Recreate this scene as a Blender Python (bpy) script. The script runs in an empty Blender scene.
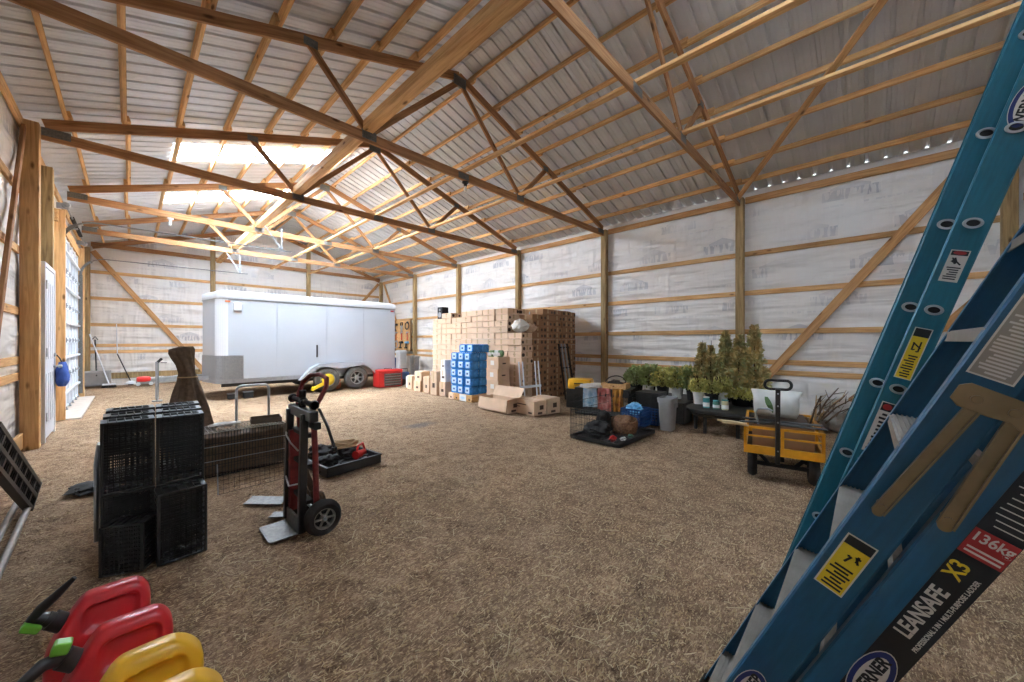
WORLD, SUN, AREA, BULB, EXPO, NEAR_FILL = 4.0, 5.0, 440.0, 0.0, 1.3, .04
BULBS = []
import bpy, bmesh, math, random
from mathutils import Vector, Matrix, noise
random.seed(7)
R = math.radians
scn = bpy.context.scene
COL = scn.collection
H = 1.41                                   # camera height

# ------------------------------------------------------------------ helpers
def tag(o, label=None, cat=None, group=None, kind=None):
    if label: o['label'] = label
    if cat: o['category'] = cat
    if group: o['group'] = group
    if kind: o['kind'] = kind
    return o

def empty(name, loc=(0, 0, 0), rz=0.0, label=None, cat=None, group=None, rot=None):
    o = bpy.data.objects.new(name, None)
    o.empty_display_size = 0.1
    COL.objects.link(o)
    o.location = loc
    o.rotation_euler = rot if rot else (0, 0, rz)
    return tag(o, label, cat, group)

def copy_tree(o, parent=None):
    c = o.copy(); COL.objects.link(c)
    if parent: c.parent = parent
    for ch in list(o.children):
        copy_tree(ch, c)
    return c

def frame(d, up=(0, 0, 1)):
    x = Vector(d).normalized(); up = Vector(up)
    if abs(x.dot(up)) > 0.999: up = Vector((0, 1, 0)) if abs(x.y) < .9 else Vector((1, 0, 0))
    y = up.cross(x).normalized(); z = x.cross(y)
    return x, y, z

class MB:
    def __init__(s): s.v = []; s.f = []; s.m = []
    def add(s, vs, fs, mi=0):
        b = len(s.v); s.v += [tuple(p) for p in vs]
        s.f += [tuple(b + i for i in f) for f in fs]; s.m += [mi] * len(fs)
        return s
    def box(s, c, d, mi=0, rz=0.0, M=None):
        x, y, z = d[0] / 2, d[1] / 2, d[2] / 2
        ps = [Vector((sx * x, sy * y, sz * z)) for sz in (-1, 1) for sx, sy in ((-1, -1), (1, -1), (1, 1), (-1, 1))]
        if M is None: M = Matrix.Rotation(rz, 3, 'Z')
        ps = [M @ p + Vector(c) for p in ps]
        return s.add(ps, [(3, 2, 1, 0), (4, 5, 6, 7), (0, 1, 5, 4), (1, 2, 6, 5), (2, 3, 7, 6), (3, 0, 4, 7)], mi)
    def span(s, a, b, mi=0):
        return s.box([(a[i] + b[i]) / 2 for i in range(3)], [abs(b[i] - a[i]) for i in range(3)], mi)
    def bar(s, p0, p1, w, h, mi=0, up=(0, 0, 1)):
        p0, p1 = Vector(p0), Vector(p1); x, y, z = frame(p1 - p0, up)
        vs = [p + y * (a * w / 2) + z * (b * h / 2) for p in (p0, p1) for a, b in ((-1, -1), (1, -1), (1, 1), (-1, 1))]
        return s.add(vs, [(3, 2, 1, 0), (4, 5, 6, 7), (0, 1, 5, 4), (1, 2, 6, 5), (2, 3, 7, 6), (3, 0, 4, 7)], mi)
    def tube(s, pts, r, n=8, mi=0, closed=False):
        pts = [Vector(p) for p in pts]; N = len(pts); rr = r if isinstance(r, (list, tuple)) else [r] * N
        rings = []; prev = None
        for i, p in enumerate(pts):
            a = pts[(i - 1) % N] if (i > 0 or closed) else p
            b = pts[(i + 1) % N] if (i < N - 1 or closed) else p
            t = (b - a).normalized() if (b - a).length > 1e-9 else Vector((0, 0, 1))
            if prev is None:
                _, y, z = frame(t)
            else:
                y = (prev - t * prev.dot(t))
                y = y.normalized() if y.length > 1e-6 else frame(t)[1]
                z = t.cross(y)
            prev = y
            rings.append([p + (y * math.cos(2 * math.pi * k / n) + z * math.sin(2 * math.pi * k / n)) * rr[i] for k in range(n)])
        vs = [q for ring in rings for q in ring]; fs = []
        for i in range(N if closed else N - 1):
            j = (i + 1) % N
            for k in range(n):
                l = (k + 1) % n
                fs.append((i * n + k, i * n + l, j * n + l, j * n + k))
        if not closed:
            fs.append(tuple(range(n - 1, -1, -1))); fs.append(tuple((N - 1) * n + k for k in range(n)))
        return s.add(vs, fs, mi)
    def cyl(s, p0, p1, r0, r1=None, n=16, mi=0):
        return s.tube([p0, p1], [r0, r0 if r1 is None else r1], n, mi)
    def lathe(s, prof, c=(0, 0, 0), ax='Z', n=24, mi=0, cap=True):
        vs = []; fs = []
        for r, h in prof:
            for k in range(n):
                a = 2 * math.pi * k / n; p = (r * math.cos(a), r * math.sin(a), h)
                if ax == 'Y': p = (p[0], p[2], p[1])
                if ax == 'X': p = (p[2], p[0], p[1])
                vs.append((p[0] + c[0], p[1] + c[1], p[2] + c[2]))
        for i in range(len(prof) - 1):
            for k in range(n):
                l = (k + 1) % n
                fs.append((i * n + k, i * n + l, (i + 1) * n + l, (i + 1) * n + k))
        if cap and prof[0][0] > 1e-6: fs.append(tuple(range(n - 1, -1, -1)))
        if cap and prof[-1][0] > 1e-6: fs.append(tuple((len(prof) - 1) * n + k for k in range(n)))
        return s.add(vs, fs, mi)
    def prism(s, poly, z0, z1, mi=0, T=None):
        n = len(poly); vs = [Vector((p[0], p[1], z)) for z in (z0, z1) for p in poly]
        if T is not None: vs = [T @ v for v in vs]
        fs = [tuple(range(n - 1, -1, -1)), tuple(range(n, 2 * n))] + [(i, (i + 1) % n, n + (i + 1) % n, n + i) for i in range(n)]
        return s.add(vs, fs, mi)
    def loft(s, rings, mi=0, cap=True):
        n = len(rings[0]); vs = [p for r_ in rings for p in r_]; fs = []
        for i in range(len(rings) - 1):
            for k in range(n):
                l = (k + 1) % n
                fs.append((i * n + k, i * n + l, (i + 1) * n + l, (i + 1) * n + k))
        if cap: fs += [tuple(range(n - 1, -1, -1)), tuple((len(rings) - 1) * n + k for k in range(n))]
        return s.add(vs, fs, mi)
    def mesh(s, name, mats, smooth=False):
        me = bpy.data.meshes.new(name); me.from_pydata(s.v, [], s.f); me.update()
        for m in (mats if isinstance(mats, (list, tuple)) else [mats]): me.materials.append(m)
        if any(s.m): me.polygons.foreach_set('material_index', s.m)
        bm = bmesh.new(); bm.from_mesh(me); bmesh.ops.recalc_face_normals(bm, faces=bm.faces); bm.to_mesh(me); bm.free()
        if smooth:
            me.polygons.foreach_set('use_smooth', [True] * len(me.polygons))
            me.set_sharp_from_angle(angle=R(smooth if smooth is not True else 40))
        return me
    def build(s, name, mats, parent=None, smooth=False, bev=0.0, loc=None, rot=None, seg=2):
        o = bpy.data.objects.new(name, s.mesh(name, mats, smooth)); COL.objects.link(o)
        if parent: o.parent = parent
        if loc: o.location = loc
        if rot: o.rotation_euler = rot
        if bev:
            m = o.modifiers.new('edge', 'BEVEL'); m.width = bev; m.segments = seg; m.limit_method = 'ANGLE'; m.angle_limit = R(50)
        return o

def link(name, me, parent=None, loc=None, rot=None):
    o = bpy.data.objects.new(name, me); COL.objects.link(o)
    if parent: o.parent = parent
    if loc: o.location = loc
    if rot: o.rotation_euler = rot
    return o

def rrect(w, h, r, n=5):
    out = []
    for cx, cy, a0 in ((w / 2 - r, h / 2 - r, 0), (-w / 2 + r, h / 2 - r, 90), (-w / 2 + r, -h / 2 + r, 180), (w / 2 - r, -h / 2 + r, 270)):
        for k in range(n + 1):
            a = R(a0 + 90 * k / n); out.append((cx + r * math.cos(a), cy + r * math.sin(a)))
    return out

def arc(c, r, a0, a1, n, u=(1, 0, 0), v=(0, 0, 1)):
    c, u, v = Vector(c), Vector(u), Vector(v)
    return [c + u * (r * math.cos(R(a0 + (a1 - a0) * k / n))) + v * (r * math.sin(R(a0 + (a1 - a0) * k / n))) for k in range(n + 1)]

ORD = ['first', 'second', 'third', 'fourth', 'fifth', 'sixth', 'seventh', 'eighth', 'ninth', 'tenth', 'eleventh', 'twelfth', 'thirteenth', 'fourteenth', 'fifteenth', 'sixteenth']

def proj(p):                               # picture position of a point, used only to skip boards the frame never shows
    F = p[0] * .7202 + p[1] * .6938; Rr = p[0] * .6938 - p[1] * .7202
    if F < .05: return None
    return 512 + 368 * Rr / F, 341 - 368 * (p[2] - H) / F
def seen(p0, p1, pad=6):
    for k in range(41):
        q = proj([p0[i] + (p1[i] - p0[i]) * k / 40 for i in range(3)])
        if q and -pad < q[0] < 1024 + pad and -pad < q[1] < 682 + pad: return True
    return False

# ------------------------------------------------------------------ materials
def srgb(c):
    return tuple(((x / 255) / 12.92 if x / 255 <= .04045 else ((x / 255 + .055) / 1.055) ** 2.4) for x in c) + (1,)

def nodes(name):
    m = bpy.data.materials.new(name); m.use_nodes = True
    nt = m.node_tree; return m, nt, nt.nodes['Principled BSDF']

def N(nt, typ, **kw):
    n = nt.nodes.new(typ)
    for k, v in kw.items():
        if k in n.inputs: n.inputs[k].default_value = v
        else: setattr(n, k, v)
    return n

def mat(name, c, rough=.6, metal=0.0, var=.12, scale=8.0, bump=0.0, stretch=(1, 1, 1), rnd=0.0, c2=None, spec=.5, coat=0.0):
    """a plain painted, plastic, metal or cloth surface with a little wear in its colour"""
    m, nt, b = nodes(name)
    tc = N(nt, 'ShaderNodeTexCoord'); mp = N(nt, 'ShaderNodeMapping'); mp.inputs['Scale'].default_value = stretch
    nt.links.new(tc.outputs['Object'], mp.inputs['Vector'])
    nz = N(nt, 'ShaderNodeTexNoise', Scale=scale, Detail=4.0); nt.links.new(mp.outputs[0], nz.inputs['Vector'])
    cr = N(nt, 'ShaderNodeValToRGB'); a = srgb(c)
    d = srgb(c2) if c2 else tuple(x * (1 - 2 * var) for x in a[:3]) + (1,)
    cr.color_ramp.elements[0].position = .3; cr.color_ramp.elements[1].position = .7
    cr.color_ramp.elements[0].color = d; cr.color_ramp.elements[1].color = a
    nt.links.new(nz.outputs['Fac'], cr.inputs['Fac']); src = cr.outputs['Color']
    if rnd:
        src = rand_value(nt, src, rnd)
    nt.links.new(src, b.inputs['Base Color'])
    b.inputs['Roughness'].default_value = rough; b.inputs['Metallic'].default_value = metal
    b.inputs['Specular IOR Level'].default_value = spec
    if coat: b.inputs['Coat Weight'].default_value = coat
    if bump:
        bp = N(nt, 'ShaderNodeBump', Strength=bump, Distance=.02); nt.links.new(nz.outputs['Fac'], bp.inputs['Height'])
        nt.links.new(bp.outputs[0], b.inputs['Normal'])
    return m

def rand_value(nt, src, amt):
    oi = N(nt, 'ShaderNodeObjectInfo'); mr = N(nt, 'ShaderNodeMapRange')
    mr.inputs['To Min'].default_value = 1 - amt; mr.inputs['To Max'].default_value = 1 + amt
    nt.links.new(oi.outputs['Random'], mr.inputs['Value'])
    hs = N(nt, 'ShaderNodeHueSaturation'); nt.links.new(mr.outputs[0], hs.inputs['Value']); nt.links.new(src, hs.inputs['Color'])
    return hs.outputs['Color']

def wood(name, c, dark, rough=.75, rnd=.12, axis=0):
    """sawn lumber: grain along the board, knots, board to board tint"""
    m, nt, b = nodes(name)
    tc = N(nt, 'ShaderNodeTexCoord'); oi = N(nt, 'ShaderNodeObjectInfo')
    ad = N(nt, 'ShaderNodeVectorMath', operation='MULTIPLY_ADD'); ad.inputs[1].default_value = (37, 11, 5)
    nt.links.new(oi.outputs['Random'], ad.inputs[0]); nt.links.new(tc.outputs['Object'], ad.inputs[2])
    def noise_(sc, st, det=4.0, dist=0.0):
        mp = N(nt, 'ShaderNodeMapping'); mp.inputs['Scale'].default_value = st
        nt.links.new(ad.outputs[0], mp.inputs['Vector'])
        z = N(nt, 'ShaderNodeTexNoise', Scale=sc, Detail=det, Distortion=dist); nt.links.new(mp.outputs[0], z.inputs['Vector']); return z, mp
    st = [14, 14, 14]; st[axis] = .9
    g, _ = noise_(2.4, st, 5.0, .6)
    st2 = [1.2, 1.2, 1.2]; st2[axis] = .5
    g2, _ = noise_(1.5, st2)
    mpv = N(nt, 'ShaderNodeMapping'); st3 = [6, 6, 6]; st3[axis] = 2.2; mpv.inputs['Scale'].default_value = st3
    nt.links.new(ad.outputs[0], mpv.inputs['Vector'])
    vo = N(nt, 'ShaderNodeTexVoronoi', Scale=1.0); nt.links.new(mpv.outputs[0], vo.inputs['Vector'])
    kn = N(nt, 'ShaderNodeValToRGB'); kn.color_ramp.elements[0].position = .06; kn.color_ramp.elements[1].position = .15
    kn.color_ramp.elements[0].color = (.3, .25, .2, 1); kn.color_ramp.elements[1].color = (1, 1, 1, 1)
    nt.links.new(vo.outputs['Distance'], kn.inputs['Fac'])
    cr = N(nt, 'ShaderNodeValToRGB'); cr.color_ramp.elements[0].position = .3; cr.color_ramp.elements[1].position = .62
    cr.color_ramp.elements[0].color = srgb(dark); cr.color_ramp.elements[1].color = srgb(c)
    nt.links.new(g.outputs['Fac'], cr.inputs['Fac'])
    mx = N(nt, 'ShaderNodeMixRGB', blend_type='MULTIPLY'); mx.inputs['Fac'].default_value = 1
    nt.links.new(cr.outputs['Color'], mx.inputs['Color1']); nt.links.new(kn.outputs['Color'], mx.inputs['Color2'])
    mr = N(nt, 'ShaderNodeMapRange'); mr.inputs['From Min'].default_value = .3; mr.inputs['From Max'].default_value = .7
    mr.inputs['To Min'].default_value = .85; mr.inputs['To Max'].default_value = 1.1; nt.links.new(g2.outputs['Fac'], mr.inputs['Value'])
    hs = N(nt, 'ShaderNodeHueSaturation'); nt.links.new(mr.outputs[0], hs.inputs['Value']); nt.links.new(mx.outputs['Color'], hs.inputs['Color'])
    nt.links.new(rand_value(nt, hs.outputs['Color'], rnd), b.inputs['Base Color'])
    b.inputs['Roughness'].default_value = rough; b.inputs['Specular IOR Level'].default_value = .25
    bp = N(nt, 'ShaderNodeBump', Strength=.25, Distance=.004); nt.links.new(g.outputs['Fac'], bp.inputs['Height']); nt.links.new(bp.outputs[0], b.inputs['Normal'])
    return m

def film_material():
    """white building wrap seen from its back: faint reversed print, soft creases"""
    m, nt, b = nodes('building_wrap')
    tc = N(nt, 'ShaderNodeTexCoord'); sp = N(nt, 'ShaderNodeSeparateXYZ'); nt.links.new(tc.outputs['UV'], sp.inputs[0])
    def mth(op, a, b_=None):
        n = N(nt, 'ShaderNodeMath', operation=op)
        for k, q in enumerate((a, b_)):
            if q is None: continue
            if isinstance(q, (int, float)): n.inputs[k].default_value = q
            else: nt.links.new(q, n.inputs[k])
        return n.outputs[0]
    def cell(src, size, off):
        return mth('FRACT', mth('ADD', mth('DIVIDE', src, size), off))
    def inside(c, lo, hi): return mth('MULTIPLY', mth('GREATER_THAN', c, lo), mth('LESS_THAN', c, hi))
    row = mth('FLOOR', mth('DIVIDE', sp.outputs['Y'], .62))
    cu = cell(sp.outputs['X'], 1.45, mth('MULTIPLY', row, .37)); cv = cell(sp.outputs['Y'], .62, 0)
    block = mth('MULTIPLY', inside(cu, .22, .74), inside(cv, .30, .58))
    roofm = mth('LESS_THAN', mth('ADD', mth('MULTIPLY', mth('ABSOLUTE', mth('SUBTRACT', cu, .48)), .9), cv), .80)
    roofm = mth('MULTIPLY', mth('MULTIPLY', roofm, mth('GREATER_THAN', cv, .58)), inside(cu, .30, .66))
    mpn = N(nt, 'ShaderNodeMapping'); mpn.inputs['Scale'].default_value = (17, 3.2, 1); nt.links.new(tc.outputs['UV'], mpn.inputs['Vector'])
    n1 = N(nt, 'ShaderNodeTexNoise', Scale=1.0, Detail=1.0); nt.links.new(mpn.outputs[0], n1.inputs['Vector'])
    letters = mth('GREATER_THAN', n1.outputs['Fac'], .50)
    n3 = N(nt, 'ShaderNodeTexNoise', Scale=.9, Detail=2.0); nt.links.new(tc.outputs['UV'], n3.inputs['Vector'])
    fade = N(nt, 'ShaderNodeMapRange'); fade.inputs['From Min'].default_value = .38; fade.inputs['From Max'].default_value = .62; nt.links.new(n3.outputs['Fac'], fade.inputs['Value'])
    ink = mth('ADD', mth('MULTIPLY', block, mth('ADD', mth('MULTIPLY', letters, .32), .14)), mth('MULTIPLY', roofm, .30))
    thin = mth('MULTIPLY', inside(cv, .12, .17), mth('MULTIPLY', letters, .16))
    ink = mth('MULTIPLY', mth('ADD', ink, thin), fade.outputs[0])
    mx = N(nt, 'ShaderNodeMixRGB'); mx.inputs['Color1'].default_value = srgb((234, 229, 223)); mx.inputs['Color2'].default_value = srgb((96, 104, 132))
    nt.links.new(ink, mx.inputs['Fac']); nt.links.new(mx.outputs['Color'], b.inputs['Base Color'])
    def crease(sc, rot, dist, w):
        mp2 = N(nt, 'ShaderNodeMapping'); mp2.inputs['Scale'].default_value = sc; mp2.inputs['Rotation'].default_value = (0, 0, R(rot)); nt.links.new(tc.outputs['UV'], mp2.inputs['Vector'])
        n2 = N(nt, 'ShaderNodeTexNoise', Scale=1.0, Detail=1.5, Distortion=dist); nt.links.new(mp2.outputs[0], n2.inputs['Vector'])
        return mth('MULTIPLY', n2.outputs['Fac'], w)
    h = mth('ADD', mth('ADD', crease((.7, 4.2, 1), 32, .5, 2.0), crease((5.5, .8, 1), 16, .4, 1.6)), mth('ADD', crease((.5, 5.0, 1), -6, .3, .7), crease((.8, 6.0, 1), -40, .5, 1.6)))
    bp = N(nt, 'ShaderNodeBump', Strength=.6, Distance=.05); nt.links.new(h, bp.inputs['Height']); nt.links.new(bp.outputs[0], b.inputs['Normal'])
    b.inputs['Roughness'].default_value = .36; b.inputs['Specular IOR Level'].default_value = .5
    return m

def ground_material():
    m, nt, b = nodes('trampled_shavings')
    tc = N(nt, 'ShaderNodeTexCoord')
    def nz(sc, det, dist=0.0, st=(1, 1, 1), rot=0):
        mp = N(nt, 'ShaderNodeMapping'); mp.inputs['Scale'].default_value = st; mp.inputs['Rotation'].default_value = (0, 0, R(rot)); nt.links.new(tc.outputs['Object'], mp.inputs['Vector'])
        n = N(nt, 'ShaderNodeTexNoise', Scale=sc, Detail=det, Distortion=dist, Roughness=.65); nt.links.new(mp.outputs[0], n.inputs['Vector']); return n.outputs['Fac']
    def ramp(src, p0, c0, p1, c1, mid=None):
        cr = N(nt, 'ShaderNodeValToRGB'); e = cr.color_ramp.elements
        e[0].position = p0; e[0].color = c0; e[1].position = p1; e[1].color = c1
        if mid: k = e.new(mid[0]); k.color = mid[1]
        nt.links.new(src, cr.inputs['Fac']); return cr.outputs['Color']
    def mix(kind, f, a, c):
        x = N(nt, 'ShaderNodeMixRGB', blend_type=kind)
        if isinstance(f, float): x.inputs['Fac'].default_value = f
        else: nt.links.new(f, x.inputs['Fac'])
        for q, v in (('Color1', a), ('Color2', c)):
            if isinstance(v, tuple): x.inputs[q].default_value = v
            else: nt.links.new(v, x.inputs[q])
        return x.outputs['Color']
    mid, fine = nz(6.0, 5.0, .5), nz(46.0, 5.0, 1.2)
    ad = N(nt, 'ShaderNodeMath', operation='MULTIPLY_ADD'); ad.inputs[1].default_value = .55; m2 = N(nt, 'ShaderNodeMath', operation='MULTIPLY'); m2.inputs[1].default_value = .45
    nt.links.new(mid, m2.inputs[0]); nt.links.new(fine, ad.inputs[0]); nt.links.new(m2.outputs[0], ad.inputs[2])
    base = ramp(ad.outputs[0], .34, srgb((96, 76, 62)), .64, srgb((194, 166, 138)), (.5, srgb((151, 125, 102))))
    w, k = (1, 1, 1, 1), (0, 0, 0, 1)
    chips = None
    for st, rot in (((26, 110, 1), 20), ((24, 120, 1), -35), ((28, 100, 1), 75)):
        c = ramp(nz(1.0, 2.0, .6, st, rot), .60, k, .66, w); chips = c if chips is None else mix('LIGHTEN', 1.0, chips, c)
    col = mix('MIX', chips, base, srgb((216, 190, 154)))
    pits = None
    for st, rot in (((20, 60, 1), 10), ((22, 56, 1), -60)):
        c = ramp(nz(1.0, 3.0, .8, st, rot), .33, w, .40, k); pits = c if pits is None else mix('LIGHTEN', 1.0, pits, c)
    pf = mix('MULTIPLY', 1.0, pits, (.6, .6, .6, 1)); col = mix('MIX', pf, col, srgb((84, 64, 50)))
    big = ramp(nz(.6, 4.0, .5), .34, (.80, .76, .72, 1), .62, (1.05, 1.02, .98, 1))
    sb = N(nt, 'ShaderNodeMapping'); sb.inputs['Location'].default_value = (-3.42, -5.47, 0); nt.links.new(tc.outputs['Object'], sb.inputs['Vector'])   # old oil stain
    sc2 = N(nt, 'ShaderNodeMapping'); sc2.inputs['Rotation'].default_value = (0, 0, R(46)); sc2.inputs['Scale'].default_value = (2.6, 4.5, 1); nt.links.new(sb.outputs[0], sc2.inputs['Vector'])
    ln = N(nt, 'ShaderNodeVectorMath', operation='LENGTH'); nt.links.new(sc2.outputs[0], ln.inputs[0])
    col = mix('MIX', ramp(ln.outputs['Value'], .35, (.75, .75, .75, 1), 1.0, k), col, srgb((104, 100, 102)))
    nt.links.new(mix('MULTIPLY', 1.0, col, big), b.inputs['Base Color'])
    b.inputs['Roughness'].default_value = .95; b.inputs['Specular IOR Level'].default_value = .12
    bp = N(nt, 'ShaderNodeBump', Strength=1.0, Distance=.035); nt.links.new(ad.outputs[0], bp.inputs['Height']); nt.links.new(bp.outputs[0], b.inputs['Normal'])
    return m

def skylight_material(f=.35):
    """milky ribbed roof panel that lets the daylight in"""
    m = bpy.data.materials.new('clear_roof_panel'); m.use_nodes = True; nt = m.node_tree
    nt.nodes.remove(nt.nodes['Principled BSDF']); out = nt.nodes['Material Output']
    t = N(nt, 'ShaderNodeBsdfTransparent'); t.inputs['Color'].default_value = (.86, .93, 1, 1)
    d = N(nt, 'ShaderNodeBsdfTranslucent'); d.inputs['Color'].default_value = (.85, .92, 1, 1)
    mx = N(nt, 'ShaderNodeMixShader'); mx.inputs['Fac'].default_value = f
    nt.links.new(t.outputs[0], mx.inputs[1]); nt.links.new(d.outputs[0], mx.inputs[2]); nt.links.new(mx.outputs[0], out.inputs['Surface'])
    return m

M = {}
M['pine'] = wood('pine_lumber', (222, 178, 124), (190, 142, 90))
M['truss'] = wood('truss_lumber', (178, 131, 89), (138, 94, 59), rnd=.08)
M['post'] = wood('treated_post', (178, 150, 106), (134, 110, 74), rnd=.08, axis=2)
M['brace'] = wood('brace_lumber', (210, 164, 112), (174, 124, 76), rnd=.1)
M['post_light'] = wood('untreated_post', (200, 160, 110), (160, 120, 78), rnd=.05, axis=2)
M['board'] = wood('rough_board', (150, 120, 86), (96, 72, 50), rnd=.15)
M['film'] = film_material()
M['ground'] = ground_material()
M['sky'] = skylight_material()
M['sky_fill'] = skylight_material(.97)  # panel of the added skylight, nearly all diffuse so no sun patch forms
M['roof'] = mat('galvanised_roofing', (214, 214, 215), .45, .15, .05, 3.0)
M['plate'] = mat('galvanised_plate', (126, 124, 120), .55, .5, .2, 40.0)
M['concrete'] = mat('concrete', (206, 192, 178), .9, 0, .1, 6.0, .3)
M['black'] = mat('black_plastic', (50, 48, 47), .42, 0, .2, 12.0)
M['dull_black'] = mat('black_rubber', (48, 45, 43), .8, 0, .2, 14.0)
M['wire'] = mat('black_wire', (38, 37, 37), .45, .3, .15, 20.0)
M['chrome'] = mat('bright_metal', (200, 202, 205), .28, .9, .08, 20.0)
M['alu'] = mat('ribbed_aluminium', (148, 139, 129), .55, .4, .1, 20.0)
M['white'] = mat('white_paint', (228, 231, 235), .35, 0, .03, 2.0)
M['trailer'] = mat('white_trailer_skin', (182, 186, 192), .28, 0, .03, 1.2, coat=.2)
M['panel_white'] = mat('white_steel_door', (226, 230, 236), .4, 0, .04, 3.0)
M['galv'] = mat('galvanised_steel', (176, 180, 184), .38, .75, .1, 14.0)
M['tread_plate'] = mat('tread_plate', (170, 174, 178), .3, .85, .15, 60.0, .6)
M['tyre'] = mat('dusty_tyre', (92, 88, 84), .9, 0, .2, 10.0)
M['tyre_dark'] = mat('dark_tyre', (50, 44, 40), .9, 0, .25, 20.0)
M['yellow'] = mat('yellow_plastic', (232, 196, 44), .4, 0, .06, 6.0)
M['red_can'] = mat('red_can_plastic', (204, 34, 40), .36, 0, .08, 5.0, .03)
M['yellow_can'] = mat('yellow_can_plastic', (232, 172, 36), .36, 0, .08, 5.0, .03)
M['green'] = mat('green_button', (120, 196, 60), .4)
M['red'] = mat('red_enamel', (206, 44, 40), .35, 0, .08, 6.0)
M['dark_red'] = mat('worn_red_paint', (132, 44, 40), .5, .1, .25, 18.0)
M['card'] = mat('cardboard', (220, 188, 158), .85, 0, .06, 5.0, rnd=.07)
M['card_brown_shade'] = mat('brown_shaded_cardboard', (158, 118, 84), .85, 0, .08, 5.0, rnd=.06)  # brown of cart liner and package; on side cartons it holds painted shade
M['print'] = mat('dark_print', (84, 64, 50), .8, 0, .1)
M['paper'] = mat('white_paper', (232, 230, 226), .8, 0, .04)
M['tape'] = mat('packing_tape', (190, 158, 118), .4, 0, .05)
M['blue_wrap'] = mat('blue_shrink_wrap', (62, 144, 222), .22, 0, .2, 16.0, .5)
M['pale_wrap'] = mat('pale_blue_label', (196, 226, 250), .25, 0, .1, 16.0)
M['bottle_cap'] = mat('white_bottle_cap', (220, 232, 244), .3)
M['ladder'] = mat('blue_fibreglass', (24, 88, 124), .42, 0, .12, 30.0, stretch=(3, 3, .4))
M['ladder_teal'] = mat('teal_fibreglass', (18, 106, 128), .42, 0, .12, 30.0, stretch=(3, 3, .4))
M['brass'] = mat('yellow_zinc_steel', (142, 122, 90), .38, .75, .12, 20.0)
M['lab_white'] = mat('white_label', (214, 206, 196), .5, 0, .04)
M['lab_tan'] = mat('tan_label', (156, 146, 134), .5, 0, .04)
M['lab_yellow'] = mat('yellow_label', (226, 196, 36), .5, 0, .04)
M['lab_black'] = mat('black_label', (18, 20, 26), .4, 0, .1)
M['lab_red'] = mat('red_label', (170, 34, 32), .5, 0, .05)
M['lab_navy'] = mat('navy_label', (24, 40, 110), .4, 0, .05)
M['ink'] = mat('black_ink', (22, 22, 22), .6, 0, .05)
M['orange'] = mat('orange_cord', (226, 120, 60), .6, 0, .1)
M['tarp'] = mat('brown_canvas', (112, 92, 74), .9, 0, .2, 22.0, .4)
M['blue_bag'] = mat('blue_fabric', (60, 96, 178), .75, 0, .2, 14.0, .3)
M['blue_crate'] = mat('blue_plastic', (42, 84, 140), .45, 0, .1)
M['pale_blue'] = mat('pale_blue_sheet', (120, 190, 232), .35, 0, .15, 12.0, .4)
M['grey_bin'] = mat('grey_bin_plastic', (150, 148, 146), .5, 0, .06)
M['rust_tray'] = mat('rusty_tray', (104, 84, 66), .75, .2, .2, 20.0)
M['cart_yellow'] = mat('cart_yellow_paint', (236, 166, 36), .38, .1, .1, 14.0)
M['towel_white'] = mat('white_blue_towel', (206, 220, 232), .95, 0, .2, 9.0, .5, c2=(120, 170, 206))
M['towel_red'] = mat('faded_red_towel', (170, 60, 56), .95, 0, .3, 9.0, .5, c2=(206, 150, 140))
M['towel_gold'] = mat('gold_towel', (196, 140, 50), .95, 0, .3, 9.0, .5, c2=(120, 70, 40))
M['cloth_grey'] = mat('grey_cloth', (196, 190, 182), .95, 0, .15, 8.0, .5)
M['straw_hide'] = mat('woven_brown', (150, 106, 72), .9, 0, .3, 40.0, .8)
M['leaf_yellow'] = mat('yellow_green_leaf', (214, 206, 120), .5, 0, .25, 9.0, rnd=.15)
M['leaf_green'] = mat('mid_green_leaf', (166, 178, 112), .5, 0, .25, 9.0, rnd=.15)
M['leaf_dark'] = mat('conifer_leaf', (156, 164, 116), .6, 0, .3, 7.0, rnd=.1, c2=(196, 162, 104))
M['stem'] = mat('brown_stem', (92, 70, 48), .9, 0, .2)
M['pot_white'] = mat('white_pot', (214, 210, 204), .5)
M['pot_black'] = mat('black_pot', (34, 34, 36), .55)
M['teal_jar'] = mat('teal_jar', (60, 150, 150), .4)
M['green_jar'] = mat('green_jar', (84, 134, 110), .4)
M['cream_jar'] = mat('cream_jar', (200, 190, 150), .4)
M['bag_white'] = mat('white_sack', (222, 220, 212), .45, 0, .1, 7.0, .4)
M['sack_green'] = mat('green_print', (96, 128, 70), .5)
M['poly'] = mat('dusty_plastic_sheet', (176, 172, 166), .4, 0, .12, 6.0, .6)
M['glass'] = mat('frosted_bulb', (240, 236, 226), .2)
M['straw_light'] = mat('straw_pale', (222, 200, 158), .8, 0, .1)
M['straw_mid'] = mat('straw_tan', (190, 160, 120), .85, 0, .1)
M['straw_dark'] = mat('bark_chip', (146, 116, 88), .9, 0, .1)
# ------------------------------------------------------------------ the barn: sizes
XL, XR = -.92, 8.60                         # post centre lines
YS = [17.24, 14.16, 11.09, 8.01, 4.93, 1.85, -1.30]   # post and truss lines, trailer wall first
XM = 3.84
def chord_top(x): return 5.92 - .325 * abs(x - XM)

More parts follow.
